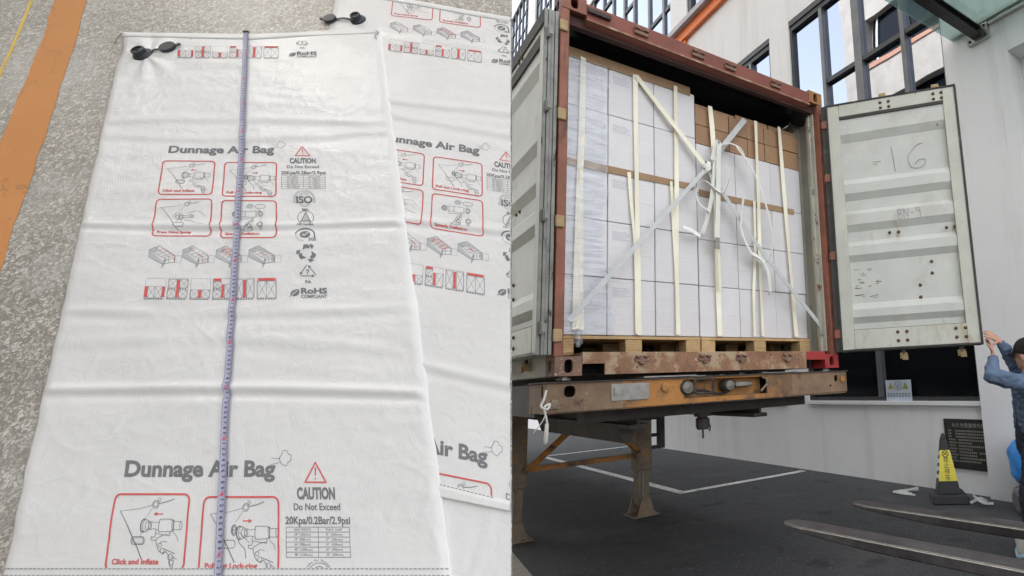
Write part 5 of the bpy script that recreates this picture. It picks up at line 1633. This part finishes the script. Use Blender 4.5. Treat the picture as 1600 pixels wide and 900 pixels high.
# ---------------- the cargo
def carton_mesh(w, h, d, mat):
    me = MB().box(-w / 2, 0, 0, w / 2, d, h).mesh('carton', bevel=.004)
    me.materials.append(MATS[mat])
    return me
def build_cargo():
    YF = .28
    # pallets
    pb = {}
    def pallet(x0, x1, z, label):
        p = empty('pallet', ((x0 + x1) / 2, YF - .02, z), label, 'pallet', 'plywood pallets under the cartons')
        hw_, D = (x1 - x0) / 2, 1.0
        MB().box(-hw_, 0, .105, hw_, D, .127).build('deck', 'pallet_wood', p, bevel=.002)
        for i, bx in enumerate((-hw_, -.065, hw_ - .13)):
            for j, y in enumerate((.004, .42, .86)):
                mb = MB()
                for k in range(5):
                    o = random.uniform(-.002, .002)
                    mb.box(bx + .003, y + o, .014 + k * .0182, bx + .127, y + .12 + o, .031 + k * .0182)
                me = mb.build('block', 'pallet_wood', p)
            MB().box(bx, .01, 0, bx + .13, D, .0135).build('runner', 'pallet_wood', p)
    pallet(.075, 1.188, 1.695, 'plywood pallet under the left stack of white cartons')
    pallet(1.196, 2.355, 1.695, 'plywood pallet under the right stack with brown cartons on top')
    ZL = [1.828, 2.238, 2.652, 3.045, 3.478, 3.872]
    names = ['bottom row', 'second row up', 'third row up', 'fourth row up', 'top white row']
    def put(x0, x1, z0, z1, mat, label, grp, dy=0, d=.40):
        w, h = x1 - x0 - .005, z1 - z0 - .004
        me = carton_mesh(w, h, d, mat)
        o = link('carton', me, None)
        o.location = ((x0 + x1) / 2, YF + dy + random.uniform(-.004, .004), z0)
        o.rotation_euler = (0, 0, random.uniform(-.006, .006))
        tag(o, label, 'carton', grp)
        return o
    XL = [.065, .434, .808, 1.186]
    XR = [1.196, 1.589, 1.986, 2.352]
    lb = MB()
    rr = random.Random(9)
    for k in range(5):
        x = -.15
        while x < -.02 - .03 * rr.random():
            w_ = .008 + .014 * rr.random()
            lb.box(x, -.0012, -.075 - k * .014, x + w_, -.0004, -.069 - k * .014)
            x += w_ + .005
    lb = lb.mesh('printed_text')
    M('faint_ink', (0.50, 0.49, 0.55), 0.6)
    lb.materials.append(MATS['faint_ink'])
    for r in range(5):
        for c in range(3):
            put(XL[c], XL[c + 1], ZL[r], ZL[r + 1], 'white_carton', 'white carton in the %s of the left stack, %s column' % (names[r], ('left', 'middle', 'right')[c]), 'white cartons on the pallets', dy=-.012)
            if c == 1:
                t_ = link('printed_text', lb, None, [o_ for o_ in COL.objects if o_.name.startswith('carton')][-1], Matrix.Translation((0, 0, ZL[r + 1] - ZL[r])))
                t_['kind'] = 'stuff'
    for r in range(4):
        z0 = ZL[r] - (.0 if r < 2 else .03)
        z1 = ZL[r + 1] - (.0 if r < 1 else .03)
        if r == 1:
            z1 = ZL[2] - .03
        for c in range(3):
            put(XR[c], XR[c + 1], z0, z1, 'white_carton', 'white carton in the %s of the right stack, %s column' % (names[r], ('left', 'middle', 'right')[c]), 'white cartons on the pallets')
    ZB = [ZL[4] - .028, 3.622, 3.785]
    XB = [1.196, 1.54, 1.742, 1.936, 2.14, 2.352]
    for r in range(2):
        for c in range(5):
            put(XB[c], XB[c + 1], ZB[r], ZB[r + 1], 'brown_carton', 'small brown carton in the %s brown row on the right stack, %s from the left' % (('lower', 'upper')[r], ('first', 'second', 'third', 'fourth', 'fifth')[c]), 'brown cartons on top of the right stack')
    # loose layer seen above
    for c, (a, b_) in enumerate(((1.2, 1.62), (1.63, 2.0), (2.01, 2.35))):
        put(a, b_, 3.786, 3.84 - .02 * (c == 0), 'brown_carton', 'flat brown carton lying on the top right stack, %s of three' % ('left', 'middle', 'right')[c], 'flat brown cartons on top of the right stack', dy=.02)
    # edge boards
    def board(x0, x1, z, label, tilt=0, y=YF - .022, h=.053, mat='brown_board'):
        o = MB().box(x0, y, 0, x1, y + .004, h).box(x0, y + .0041, h - .004, x1, y + .03, h).build('edge_board', mat)
        o.location.z = z
        return tag(o, label, 'edge protector', 'brown edge boards under the straps')
    board(.07, 1.15, 3.018, 'brown cardboard edge board across the middle of the left stack')
    board(1.215, 2.25, 2.988, 'brown cardboard edge board across the middle of the right stack', y=YF - .010)
    board(.07, 1.14, 3.845, 'brown cardboard edge board along the top of the left stack', h=.075)
    # vertical plastic straps: x at top, x at bottom, z range
    YS = YF - .032
    def strap(pts, label, w=.034, mat='cream_strap'):
        P = []
        for i, (x, z) in enumerate(pts):
            P.append((x, YS - .003 + .0035 * math.sin(z * 5 + x * 9), z))
        Q = bez(P, 5) if len(P) > 2 else [Vector(P[0]).lerp(Vector(P[1]), k / 8) + Vector((0, -.002 * math.sin(math.pi * k / 8), 0)) for k in range(9)]
        o = MB().band(Q, w * 1.25, .0025, lambda t: Vector((1, .22 * math.sin(t * 9 + pts[0][0] * 7), 0))).build('plastic_strap', mat)
        return tag(o, label, 'strap', 'vertical straps over the cartons')
    strap([(.235, 3.86), (.228, 3.2), (.212, 2.6), (.205, 1.86)], 'cream strap nearest the left door post on the left stack')
    strap([(.228, 3.0), (.236, 2.5), (.245, 1.86)], 'short second cream strap beside the one nearest the left door post', .026)
    strap([(.641, 3.86), (.650, 3.1), (.656, 2.4), (.668, 1.83)], 'cream strap down the middle of the left stack', .03)
    strap([(.590, 3.05), (.612, 2.75), (.640, 2.42), (.650, 1.84)], 'slanting cream strap running into the middle strap of the left stack', .022)
    strap([(.995, 3.88), (.99, 3.1), (.982, 2.4), (.981, 1.84)], 'cream strap near the right edge of the left stack', .03)
    strap([(.940, 3.045), (.950, 2.8), (.965, 2.5), (.974, 2.2)], 'short slanting cream strap beside the right strap of the left stack', .02)
    strap([(1.326, 3.80), (1.347, 3.43), (1.352, 2.6), (1.362, 1.835)], 'cream strap on the left column of the right stack, passing behind the knot', .034)
    strap([(1.815, 3.80), (1.812, 3.1), (1.80, 2.4), (1.798, 1.84)], 'cream strap down the middle of the right stack', .028)
    strap([(1.763, 3.03), (1.75, 2.6), (1.72, 2.2), (1.709, 1.84)], 'short cream strap left of the middle strap on the right stack', .022)
    strap([(2.096, 3.82), (2.12, 3.1), (2.15, 2.4), (2.176, 1.84)], 'cream strap nearest the right wall on the right stack', .032)
    # lashing webbing crossed over the load and knotted in the middle
    yw = .205
    wA = empty('lashing_strap', (1.246, yw, 3.209), 'cream lashing strap from the upper left of the load to the lower right post', 'strap', 'crossed lashing straps')
    wB = empty('lashing_strap', (1.246, yw, 3.209), 'grey lashing strap from the lower left of the load to the upper right cartons', 'strap', 'crossed lashing straps')
    K = Vector((1.246, yw, 3.209))
    def rel(pts, y=0):
        return [Vector((x - K.x, y, z - K.z)) for x, z in pts]
    def seg(pts, w, mat, parent, name='webbing', wd=(.6, .25, .8), y0=0, y1=0, th=.003):
        P = rel(pts)
        n = len(P)
        P = [p + Vector((0, y0 + (y1 - y0) * i / (n - 1), 0)) for i, p in enumerate(P)]
        return MB().band(bez(P, 6) if n > 2 else [P[0].lerp(P[1], k / 6) for k in range(7)], w, th, wd).build(name, mat, parent)
    seg([(.646, 3.85), (1.246, 3.209)], .044, 'cream_strap', wA, y0=.035, y1=-.01, wd=(.7, .1, .7))
    seg([(1.246, 3.209), (1.746, 2.559), (2.462, 1.822)], .052, 'grey_webbing', wA, y0=-.01, y1=-.10, wd=(.8, .3, .6))
    seg([(.112, 1.90), (1.246, 3.209)], .034, 'grey_webbing', wB, y0=-.11, y1=-.014, wd=(-.7, .3, .7))
    seg([(1.246, 3.209), (1.360, 3.36), (1.685, 3.775)], .050, 'grey_webbing', wB, y0=-.014, y1=.03, wd=(-.7, .2, .7))
    # knot: wrapped turns
    for k, (a, s) in enumerate(((.7, 1), (-.6, .9), (.1, 1.1), (1.4, .8))):
        ring = [Vector((.034 * s * math.cos(R(t)) * math.cos(a), -.012 + .030 * math.sin(R(t)), .045 * s * math.cos(R(t)) * math.sin(a) + .01 * k - .01)) for t in range(0, 361, 30)]
        MB().band(ring, .034, .003, (-math.sin(a), .1, math.cos(a))).build('knot', 'white_webbing', wB if k % 2 else wA)
    seg([(1.28, 3.27), (1.330, 3.42), (1.352, 3.44), (1.340, 3.30), (1.327, 3.02), (1.314, 2.80), (1.297, 2.592)], .056, 'white_webbing', wB, 'loose_tail', (1, .3, 0), -.04, -.05)
    seg([(1.270, 3.25), (1.300, 3.24), (1.263, 2.954), (1.202, 2.728), (1.151, 2.620), (1.064, 2.645), (.991, 2.661)], .046, 'white_webbing', wA, 'loose_tail', (1, .35, .35), -.04, -.045)
    seg([(1.30, 3.24), (1.393, 3.442), (1.559, 3.46), (1.624, 3.369), (1.628, 3.222)], .034, 'white_webbing', wA, 'loose_tail', (.6, .6, .6), -.03, -.04)
    seg([(1.525, 3.451), (1.656, 3.317), (1.753, 3.16), (1.816, 2.995), (1.872, 2.77), (1.876, 2.624), (1.825, 2.504), (1.753, 2.463), (1.652, 2.514), (1.559, 2.67), (1.545, 2.807), (1.581, 3.011)], .034, 'white_webbing', wB, 'loose_tail', (1, .45, .35), -.05, -.05)
    seg([(1.234, 2.814), (1.128, 2.877), (1.112, 2.982), (1.193, 3.070), (1.346, 3.000), (1.424, 3.11), (1.436, 3.21), (1.386, 3.255)], .030, 'white_webbing', wA, 'loose_tail', (.8, .6, .35), -.06, -.06)
    seg([(1.65, 2.52), (1.76, 2.471), (1.812, 2.362), (1.82, 2.222), (1.796, 2.193)], .046, 'white_webbing', wB, 'loose_tail', (.9, .3, .2), -.055, -.055)
    seg([(1.272, 3.15), (1.31, 2.9), (1.335, 2.5), (1.35, 2.2)], .034, 'cream_strap', wA, 'loose_tail', (1, .3, 0), -.03, .0)
    MB().box(-.022, -.006, -.045, .022, .006, .045).build('end_tab', 'steel', wB, mw=Matrix.Translation(Vector((1.297, yw - .052, 2.57)) - K))
    # stretch film round the left stack (near the post) with a knotted tail
    vs, fs = [], []
    NX, NZ = 16, 90
    for j in range(NZ + 1):
        z = 1.83 + (3.84 - 1.83) * j / NZ
        for i in range(NX + 1):
            x = .062 + (.36 + .12 * noise.noise(Vector((0, z * 1.3, 1))) + .04 * noise.noise(Vector((0, z * 9, 3)))) * i / NX
            y = YF - .040 + .004 * noise.noise(Vector((x * 14, z * 26, 2))) + .004 * noise.noise(Vector((x * 5, z * 60, 6)))
            vs.append((x, y, z))
    for j in range(NZ):
        for i in range(NX):
            k = j * (NX + 1) + i
            fs.append((k, k + 1, k + NX + 2, k + NX + 1))
    f = empty('stretch_film', (.2, YF - .04, 1.83), 'clear wrinkled stretch film round the left edge of the carton stack', 'stretch film')
    MB().add(vs, fs).build('wrap', 'stretch_film', f, smooth=True, mw=Matrix.Translation((-.2, -YF + .04, -1.83)))
    bm = bmesh.new()
    bmesh.ops.create_icosphere(bm, subdivisions=3, radius=1)
    for v in bm.verts:
        p = v.co.copy()
        r_ = 1 + .5 * noise.noise(p * 2.5)
        v.co = Vector((p.x * .034 * r_, p.y * .024 * r_, p.z * .055 * r_ + (.05 if p.z > .6 else 0)))
    me = bpy.data.meshes.new('knot')
    bm.to_mesh(me); bm.free()
    for p_ in me.polygons:
        p_.use_smooth = True
    link('knot', me, 'stretch_film', f, Matrix.Translation((.01, -.045, -.05)) @ Matrix.Scale(.75, 4))
build_cargo()

# ---------------- the worker holding the right-hand door
def capsule(bm, p0, r0, p1, r1, n=14, m=5):
    """tapered limb segment with round ends"""
    p0, p1 = Vector(p0), Vector(p1)
    d = p1 - p0
    L_ = d.length
    q = Vector((0, 0, 1)).rotation_difference(d.normalized()).to_matrix() if L_ > 1e-6 else Matrix.Identity(3)
    rings = []
    for k in range(m):
        a = -math.pi / 2 + math.pi / 2 * k / m
        rings.append((r0 * math.cos(a), r0 * math.sin(a)))
    for k in range(4):
        rings.append((r0 + (r1 - r0) * k / 3, L_ * k / 3))
    for k in range(1, m + 1):
        a = math.pi / 2 * k / m
        rings.append((r1 * math.cos(a), L_ + r1 * math.sin(a)))
    prev = None
    for r, z in rings:
        ring = [bm.verts.new(p0 + q @ Vector((max(r, 1e-4) * math.cos(2 * math.pi * k / n), max(r, 1e-4) * math.sin(2 * math.pi * k / n), z))) for k in range(n)]
        if prev:
            for k in range(n):
                bm.faces.new((prev[k], prev[(k + 1) % n], ring[(k + 1) % n], ring[k]))
        else:
            bm.faces.new(ring[::-1])
        prev = ring
    bm.faces.new(prev)
def ellipsoid(bm, c, r, rot=None, sub=3):
    res = bmesh.ops.create_icosphere(bm, subdivisions=sub, radius=1)
    M_ = Matrix.Translation(c) @ (rot.to_4x4() if rot else Matrix.Identity(4)) @ Matrix.Diagonal((*r, 1))
    bmesh.ops.transform(bm, matrix=M_, verts=res['verts'])
def fuse(bm, name, mat, parent, voxel, smooth=4, wrinkle=0, seed=0):
    """join overlapping volumes into one continuous skin"""
    me = bpy.data.meshes.new('tmp')
    bm.to_mesh(me); bm.free()
    o = bpy.data.objects.new('tmp', me)
    COL.objects.link(o)
    md = o.modifiers.new('r', 'REMESH'); md.mode = 'VOXEL'; md.voxel_size = voxel
    sm = o.modifiers.new('s', 'SMOOTH'); sm.iterations = smooth; sm.factor = .5
    dg = bpy.context.evaluated_depsgraph_get()
    out = bpy.data.meshes.new_from_object(o.evaluated_get(dg))
    bpy.data.objects.remove(o)
    out.name = name
    if wrinkle:
        for v, nrm in zip(out.vertices, [v.normal.copy() for v in out.vertices]):
            p = v.co
            v.co = p + nrm * wrinkle * (noise.noise(Vector((p.x * 22, p.y * 22, p.z * 34 + seed))) + .6 * noise.noise(Vector((p.x * 9, p.y * 9, p.z * 50 + seed))))
    for p in out.polygons:
        p.use_smooth = True
    out.materials.clear()
    ob = link(name, out, mat, parent)
    return ob

def hand(bm, wrist, knuckle, up, side, tips_bend, s=1.0):
    """palm with four bent fingers of different length and a thumb; side = direction from index to little finger"""
    W, K = Vector(wrist), Vector(knuckle)
    d = (K - W).normalized()
    sd = (Vector(side) - Vector(side).dot(d) * d).normalized()
    nrm = d.cross(sd).normalized()            # palm normal (sign set by 'up')
    if nrm.dot(Vector(up)) < 0:
        nrm = -nrm
    for k in range(4):
        o = (k - 1.5) * .0185 * s
        capsule(bm, W + sd * o * .55 + d * .012, .0145 * s, K + sd * o, .0115 * s, 10, 4)
    for k, ln in enumerate((.070, .078, .073, .058)):
        o = (k - 1.5) * .0195 * s
        base = K + sd * o
        f = tips_bend[k]
        p1 = base + (d * math.cos(f * .5) + nrm * math.sin(f * .5)) * ln * .45 * s + sd * (k - 1.5) * .002
        p2 = p1 + (d * math.cos(f * 1.1) + nrm * math.sin(f * 1.1)) * ln * .33 * s
        p3 = p2 + (d * math.cos(f * 1.6) + nrm * math.sin(f * 1.6)) * ln * .26 * s
        capsule(bm, base, .0098 * s, p1, .0088 * s, 9, 3)
        capsule(bm, p1, .0088 * s, p2, .0080 * s, 9, 3)
        capsule(bm, p2, .0080 * s, p3, .0068 * s, 9, 3)
    t0 = W + d * .028 * s - sd * .026 * s
    t1 = t0 + (d * .55 - sd * .75 + nrm * .35).normalized() * .042 * s
    t2 = t1 + (d * .85 - sd * .35 + nrm * .5).normalized() * .034 * s
    capsule(bm, W + d * .015 - sd * .014, .015 * s, t0, .0135 * s, 9, 3)
    capsule(bm, t0, .0130 * s, t1, .0105 * s, 9, 3)
    capsule(bm, t1, .0105 * s, t2, .0082 * s, 9, 3)

def build_person():
    root = empty('person', (3.28, -1.22, 0), 'person in a black cap and blue grey sweater pushing the container door with both hands', 'person')
    root_inv = Matrix.Translation((-3.28, 1.22, 0))
    head = Vector((3.222, -1.292, 1.575))
    neck = Vector((3.245, -1.275, 1.43))
    lsh, rsh = Vector((3.095, -1.375, 1.335)), Vector((3.405, -1.165, 1.365))
    lel, lwr = Vector((2.886, -1.165, 1.425)), Vector((3.022, -1.118, 1.575))
    rel, rwr = Vector((3.292, -1.115, 1.575)), Vector((3.190, -1.095, 1.70))
    hipc = Vector((3.30, -1.235, .93))
    f = Vector((-.70, .714, 0)); l = Vector((-.714, -.70, 0))
    bm = bmesh.new()
    # head: skull, face, jaw, nose, ears, neck
    fh = Vector((.15, .989, 0)); lh = Vector((-.989, .15, 0))
    Rm = Matrix((fh, lh, Vector((0, 0, 1)))).transposed()
    ellipsoid(bm, head + Vector((0, 0, .025)), (.095, .076, .100), Rm)
    ellipsoid(bm, head + fh * .028 + Vector((0, 0, -.045)), (.066, .060, .072), Rm)
    ellipsoid(bm, head + fh * .055 + Vector((0, 0, -.085)), (.032, .036, .026), Rm)
    capsule(bm, head + fh * .092 + Vector((0, 0, .005)), .010, head + fh * .108 + Vector((0, 0, -.028)), .014, 8, 3)
    for s_ in (-1, 1):
        ellipsoid(bm, head + lh * s_ * .078 - fh * .008 + Vector((0, 0, -.018)), (.019, .009, .031), Rm @ Matrix.Rotation(R(12), 3, 'Y'), 2)
        ellipsoid(bm, head + fh * .083 + lh * s_ * .030 + Vector((0, 0, .012)), (.012, .014, .010), Rm, 2)
    ellipsoid(bm, head + fh * .090 + Vector((0, 0, -.056)), (.012, .022, .008), Rm, 2)
    capsule(bm, neck + Vector((.0, 0, -.05)), .058, head + Vector((0, 0, -.06)) - fh * .012, .052)
    # torso core, arms, legs
    capsule(bm, neck + Vector((0, 0, -.1)), .10, hipc, .11)
    for sh, el, wr in ((lsh, lel, lwr), (rsh, rel, rwr)):
        capsule(bm, sh, .045, el, .036); capsule(bm, el, .036, wr, .0245)
    feet = []
    for s_ in (-1, 1):
        hp = hipc + l * s_ * .09
        kn = hipc + l * s_ * .11 + f * (.06 + .07 * s_) + Vector((0, 0, -.44))
        an = hipc + l * s_ * .12 + f * (-.02 + .13 * s_); an.z = .09
        capsule(bm, hp, .075, kn, .052); capsule(bm, kn, .052, an, .036)
        feet.append((hp, kn, an))
    hand(bm, lwr, lwr + Vector((.028, .020, .075)), (-.2, .9, .2), (.55, .35, -.25), (.35, .45, .5, .55))
    hand(bm, rwr, rwr + Vector((-.068, .018, .040)), (-.3, .9, -.1), (.3, .2, .6), (.30, .22, .35, .5))
    body = fuse(bm, 'body', 'skin', root, .0042, 3)
    # sweater
    bm = bmesh.new()
    capsule(bm, neck + Vector((0, 0, -.045)), .080, neck + Vector((0, 0, -.10)), .11)
    capsule(bm, lsh * .72 + rsh * .28 + Vector((0, 0, -.03)), .095, rsh * .72 + lsh * .28 + Vector((0, 0, -.03)), .095)
    for k in (-1, 1):
        capsule(bm, (neck + l * k * .055) + Vector((0, 0, -.14)), .125, hipc + l * k * .055 + Vector((0, 0, .10)), .125)
    for sh, el, wr in ((lsh, lel, lwr), (rsh, rel, rwr)):
        d = (wr - el).normalized()
        capsule(bm, sh, .078, sh.lerp(el, .5), .066)
        capsule(bm, sh.lerp(el, .5), .066, el, .058)
        capsule(bm, el, .058, el.lerp(wr, .55), .050)
        capsule(bm, el.lerp(wr, .55), .050, wr - d * .045, .040)
        capsule(bm, wr - d * .05, .042, wr - d * .035, .041)
    fuse(bm, 'sweater', 'sweater', body, .007, 3, .009)
    bm = bmesh.new()
    capsule(bm, hipc + Vector((0, 0, .10)), .135, hipc + Vector((0, 0, -.05)), .145)
    for hp, kn, an in feet:
        capsule(bm, hp, .105, kn, .078); capsule(bm, kn, .078, an + Vector((0, 0, .0)), .062)
    fuse(bm, 'trousers', 'trousers', body, .012, 3, .008, 5)
    for hp, kn, an in feet:
        bm = bmesh.new()
        capsule(bm, an + Vector((0, 0, -.04)), .045, an + f * .15 + Vector((0, 0, -.05)), .038)
        capsule(bm, an + Vector((0, 0, -.04)), .045, an - f * .05 + Vector((0, 0, -.045)), .043)
        for v in bm.verts:
            v.co.z = max(v.co.z, .002)
        fuse(bm, 'shoe', 'shoe', body, .01, 2)
    # hair at the nape and the cap with its brim
    bm = bmesh.new()
    ellipsoid(bm, head - fh * .022 + Vector((0, 0, -.012)), (.084, .074, .075), Rm)
    bmesh.ops.bisect_plane(bm, geom=bm.verts[:] + bm.edges[:] + bm.faces[:], plane_co=head - fh * .018, plane_no=fh, clear_outer=True)
    fuse(bm, 'hair', 'hair', body, .008, 2)
    bm = bmesh.new()
    ellipsoid(bm, head + Vector((0, 0, .032)), (.106, .087, .108), Rm, 4)
    cut = head + Vector((0, 0, .012))
    bmesh.ops.bisect_plane(bm, geom=bm.verts[:] + bm.edges[:] + bm.faces[:], plane_co=cut, plane_no=Vector((0, 0, -1)) + fh * .22, clear_outer=True)
    g = [f_ for f_ in bm.faces]
    bmesh.ops.solidify(bm, geom=g, thickness=.004)
    cap_me = bpy.data.meshes.new('cap')
    bm.to_mesh(cap_me); bm.free()
    for p in cap_me.polygons:
        p.use_smooth = True
    cp = link('cap', cap_me, 'cap_black', body)
    vs, fs = [], []
    for i in range(13):
        a = R(-62 + 124 * i / 12)
        e = fh * math.cos(a) * .095 + lh * math.sin(a) * .080
        o_ = fh * (math.cos(a) * .095 + .065 * math.cos(a)) + lh * math.sin(a) * .084
        for q, z in ((e, .038), (o_, .026 - .02 * abs(math.sin(a)))):
            vs += [head + q + Vector((0, 0, z)), head + q + Vector((0, 0, z - .004))]
    for i in range(12):
        b_ = i * 4
        fs += [(b_, b_ + 4, b_ + 6, b_ + 2), (b_ + 1, b_ + 3, b_ + 7, b_ + 5), (b_ + 2, b_ + 6, b_ + 7, b_ + 3)]
    MB().add(vs, fs).build('brim', 'cap_black', cp, smooth=True)
    # eyes
    for s_ in (-1, 1):
        bm = bmesh.new()
        ellipsoid(bm, head + fh * .089 + lh * s_ * .030 + Vector((0, 0, .010)), (.007, .009, .006), Rm, 2)
        me = bpy.data.meshes.new('eye'); bm.to_mesh(me); bm.free()
        link('eye', me, 'hair', body)
    for o in [body]:
        o.matrix_local = root_inv
build_person()

# ---------------- forklift forks reaching in from the right
def build_forks():
    L0 = Vector((.66, -1.25, .80)); L1 = Vector((.835, -2.42, .80))
    R0 = Vector((1.165, -1.222, .80))
    d = (L1 - L0).normalized()
    w = Vector((-d.y, d.x, 0)) * 1
    if w.x < 0:
        w = -w
    root = empty('forklift_forks', (L1.x + .3, L1.y - .05, 0), 'pair of worn dark steel forklift forks reaching in at the lower right', 'forklift')
    inv = Matrix.Translation(-root.location)
    Z = Vector((0, 0, 1))
    for tip in (L0, R0):
        LEN = 1.25
        W_ = .125
        vs, fs = [], []
        st = [(0, .010, .020), (.03, .013, .045), (.12, .020, .0625), (.30, .034, .0625), (.50, .042, .0625), (LEN, .046, .0625)]
        ctr = tip + w * W_ * .5
        for s, th, hw in st:
            c = ctr + d * s
            ch = min(.006, th * .25)
            prof = [(-hw, -th + ch), (-hw + ch, -th), (hw - ch, -th), (hw, -th + ch), (hw, -ch), (hw - ch, 0), (-hw + ch, 0), (-hw, -ch)]
            vs += [c + w * x + Z * z for x, z in prof]
        n = 8
        for i in range(len(st) - 1):
            for k in range(n):
                fs.append((i * n + k, i * n + (k + 1) % n, (i + 1) * n + (k + 1) % n, (i + 1) * n + k))
        fs += [tuple(range(n)), tuple(range((len(st) - 1) * n, len(st) * n))[::-1]]
        fk = MB().add(vs, fs).build('fork', 'fork_steel', root, mw=inv)
        # shank
        c = ctr + d * (LEN - .02)
        b = [c + w * x + d * y for x, y in ((-.0625, 0), (.0625, 0), (.0625, .05), (-.0625, .05))]
        MB().add([p - Z * .045 for p in b] + [p + Z * .55 for p in b], [(0, 1, 2, 3), (7, 6, 5, 4), (0, 4, 5, 1), (1, 5, 6, 2), (2, 6, 7, 3), (3, 7, 4, 0)]).build('shank', 'fork_steel', fk)
        # worn bright upper edge on the near side
        e = []
        for s, th, hw in st:
            c = ctr + d * s
            e.append((c - w * (hw + .0006) - Z * .004, c - w * (hw - .010) + Z * .0009))
        vs = [q for p in e for q in p]
        MB().add(vs, [(2 * i, 2 * i + 1, 2 * i + 3, 2 * i + 2) for i in range(len(e) - 1)]).build('worn_edge', 'fork_worn', fk)
    # carriage and mast standing on the ground
    o = L0 + d * 1.30
    def bar(z0, z1, off0, off1, y0, y1, name):
        b = [o + w * x + d * y for x, y in ((off0, y0), (off1, y0), (off1, y1), (off0, y1))]
        MB().add([Vector((p.x, p.y, z0)) for p in b] + [Vector((p.x, p.y, z1)) for p in b], [(0, 1, 2, 3), (7, 6, 5, 4), (0, 4, 5, 1), (1, 5, 6, 2), (2, 6, 7, 3), (3, 7, 4, 0)]).build(name, 'steel_dark', root, mw=inv)
    bar(.83, .93, -.15, .80, 0, .04, 'carriage_bar')
    bar(1.20, 1.28, -.15, .80, 0, .04, 'carriage_bar')
    bar(.0, 1.9, .02, .12, .05, .20, 'mast_rail')
    bar(.0, 1.9, .56, .66, .05, .20, 'mast_rail')
build_forks()
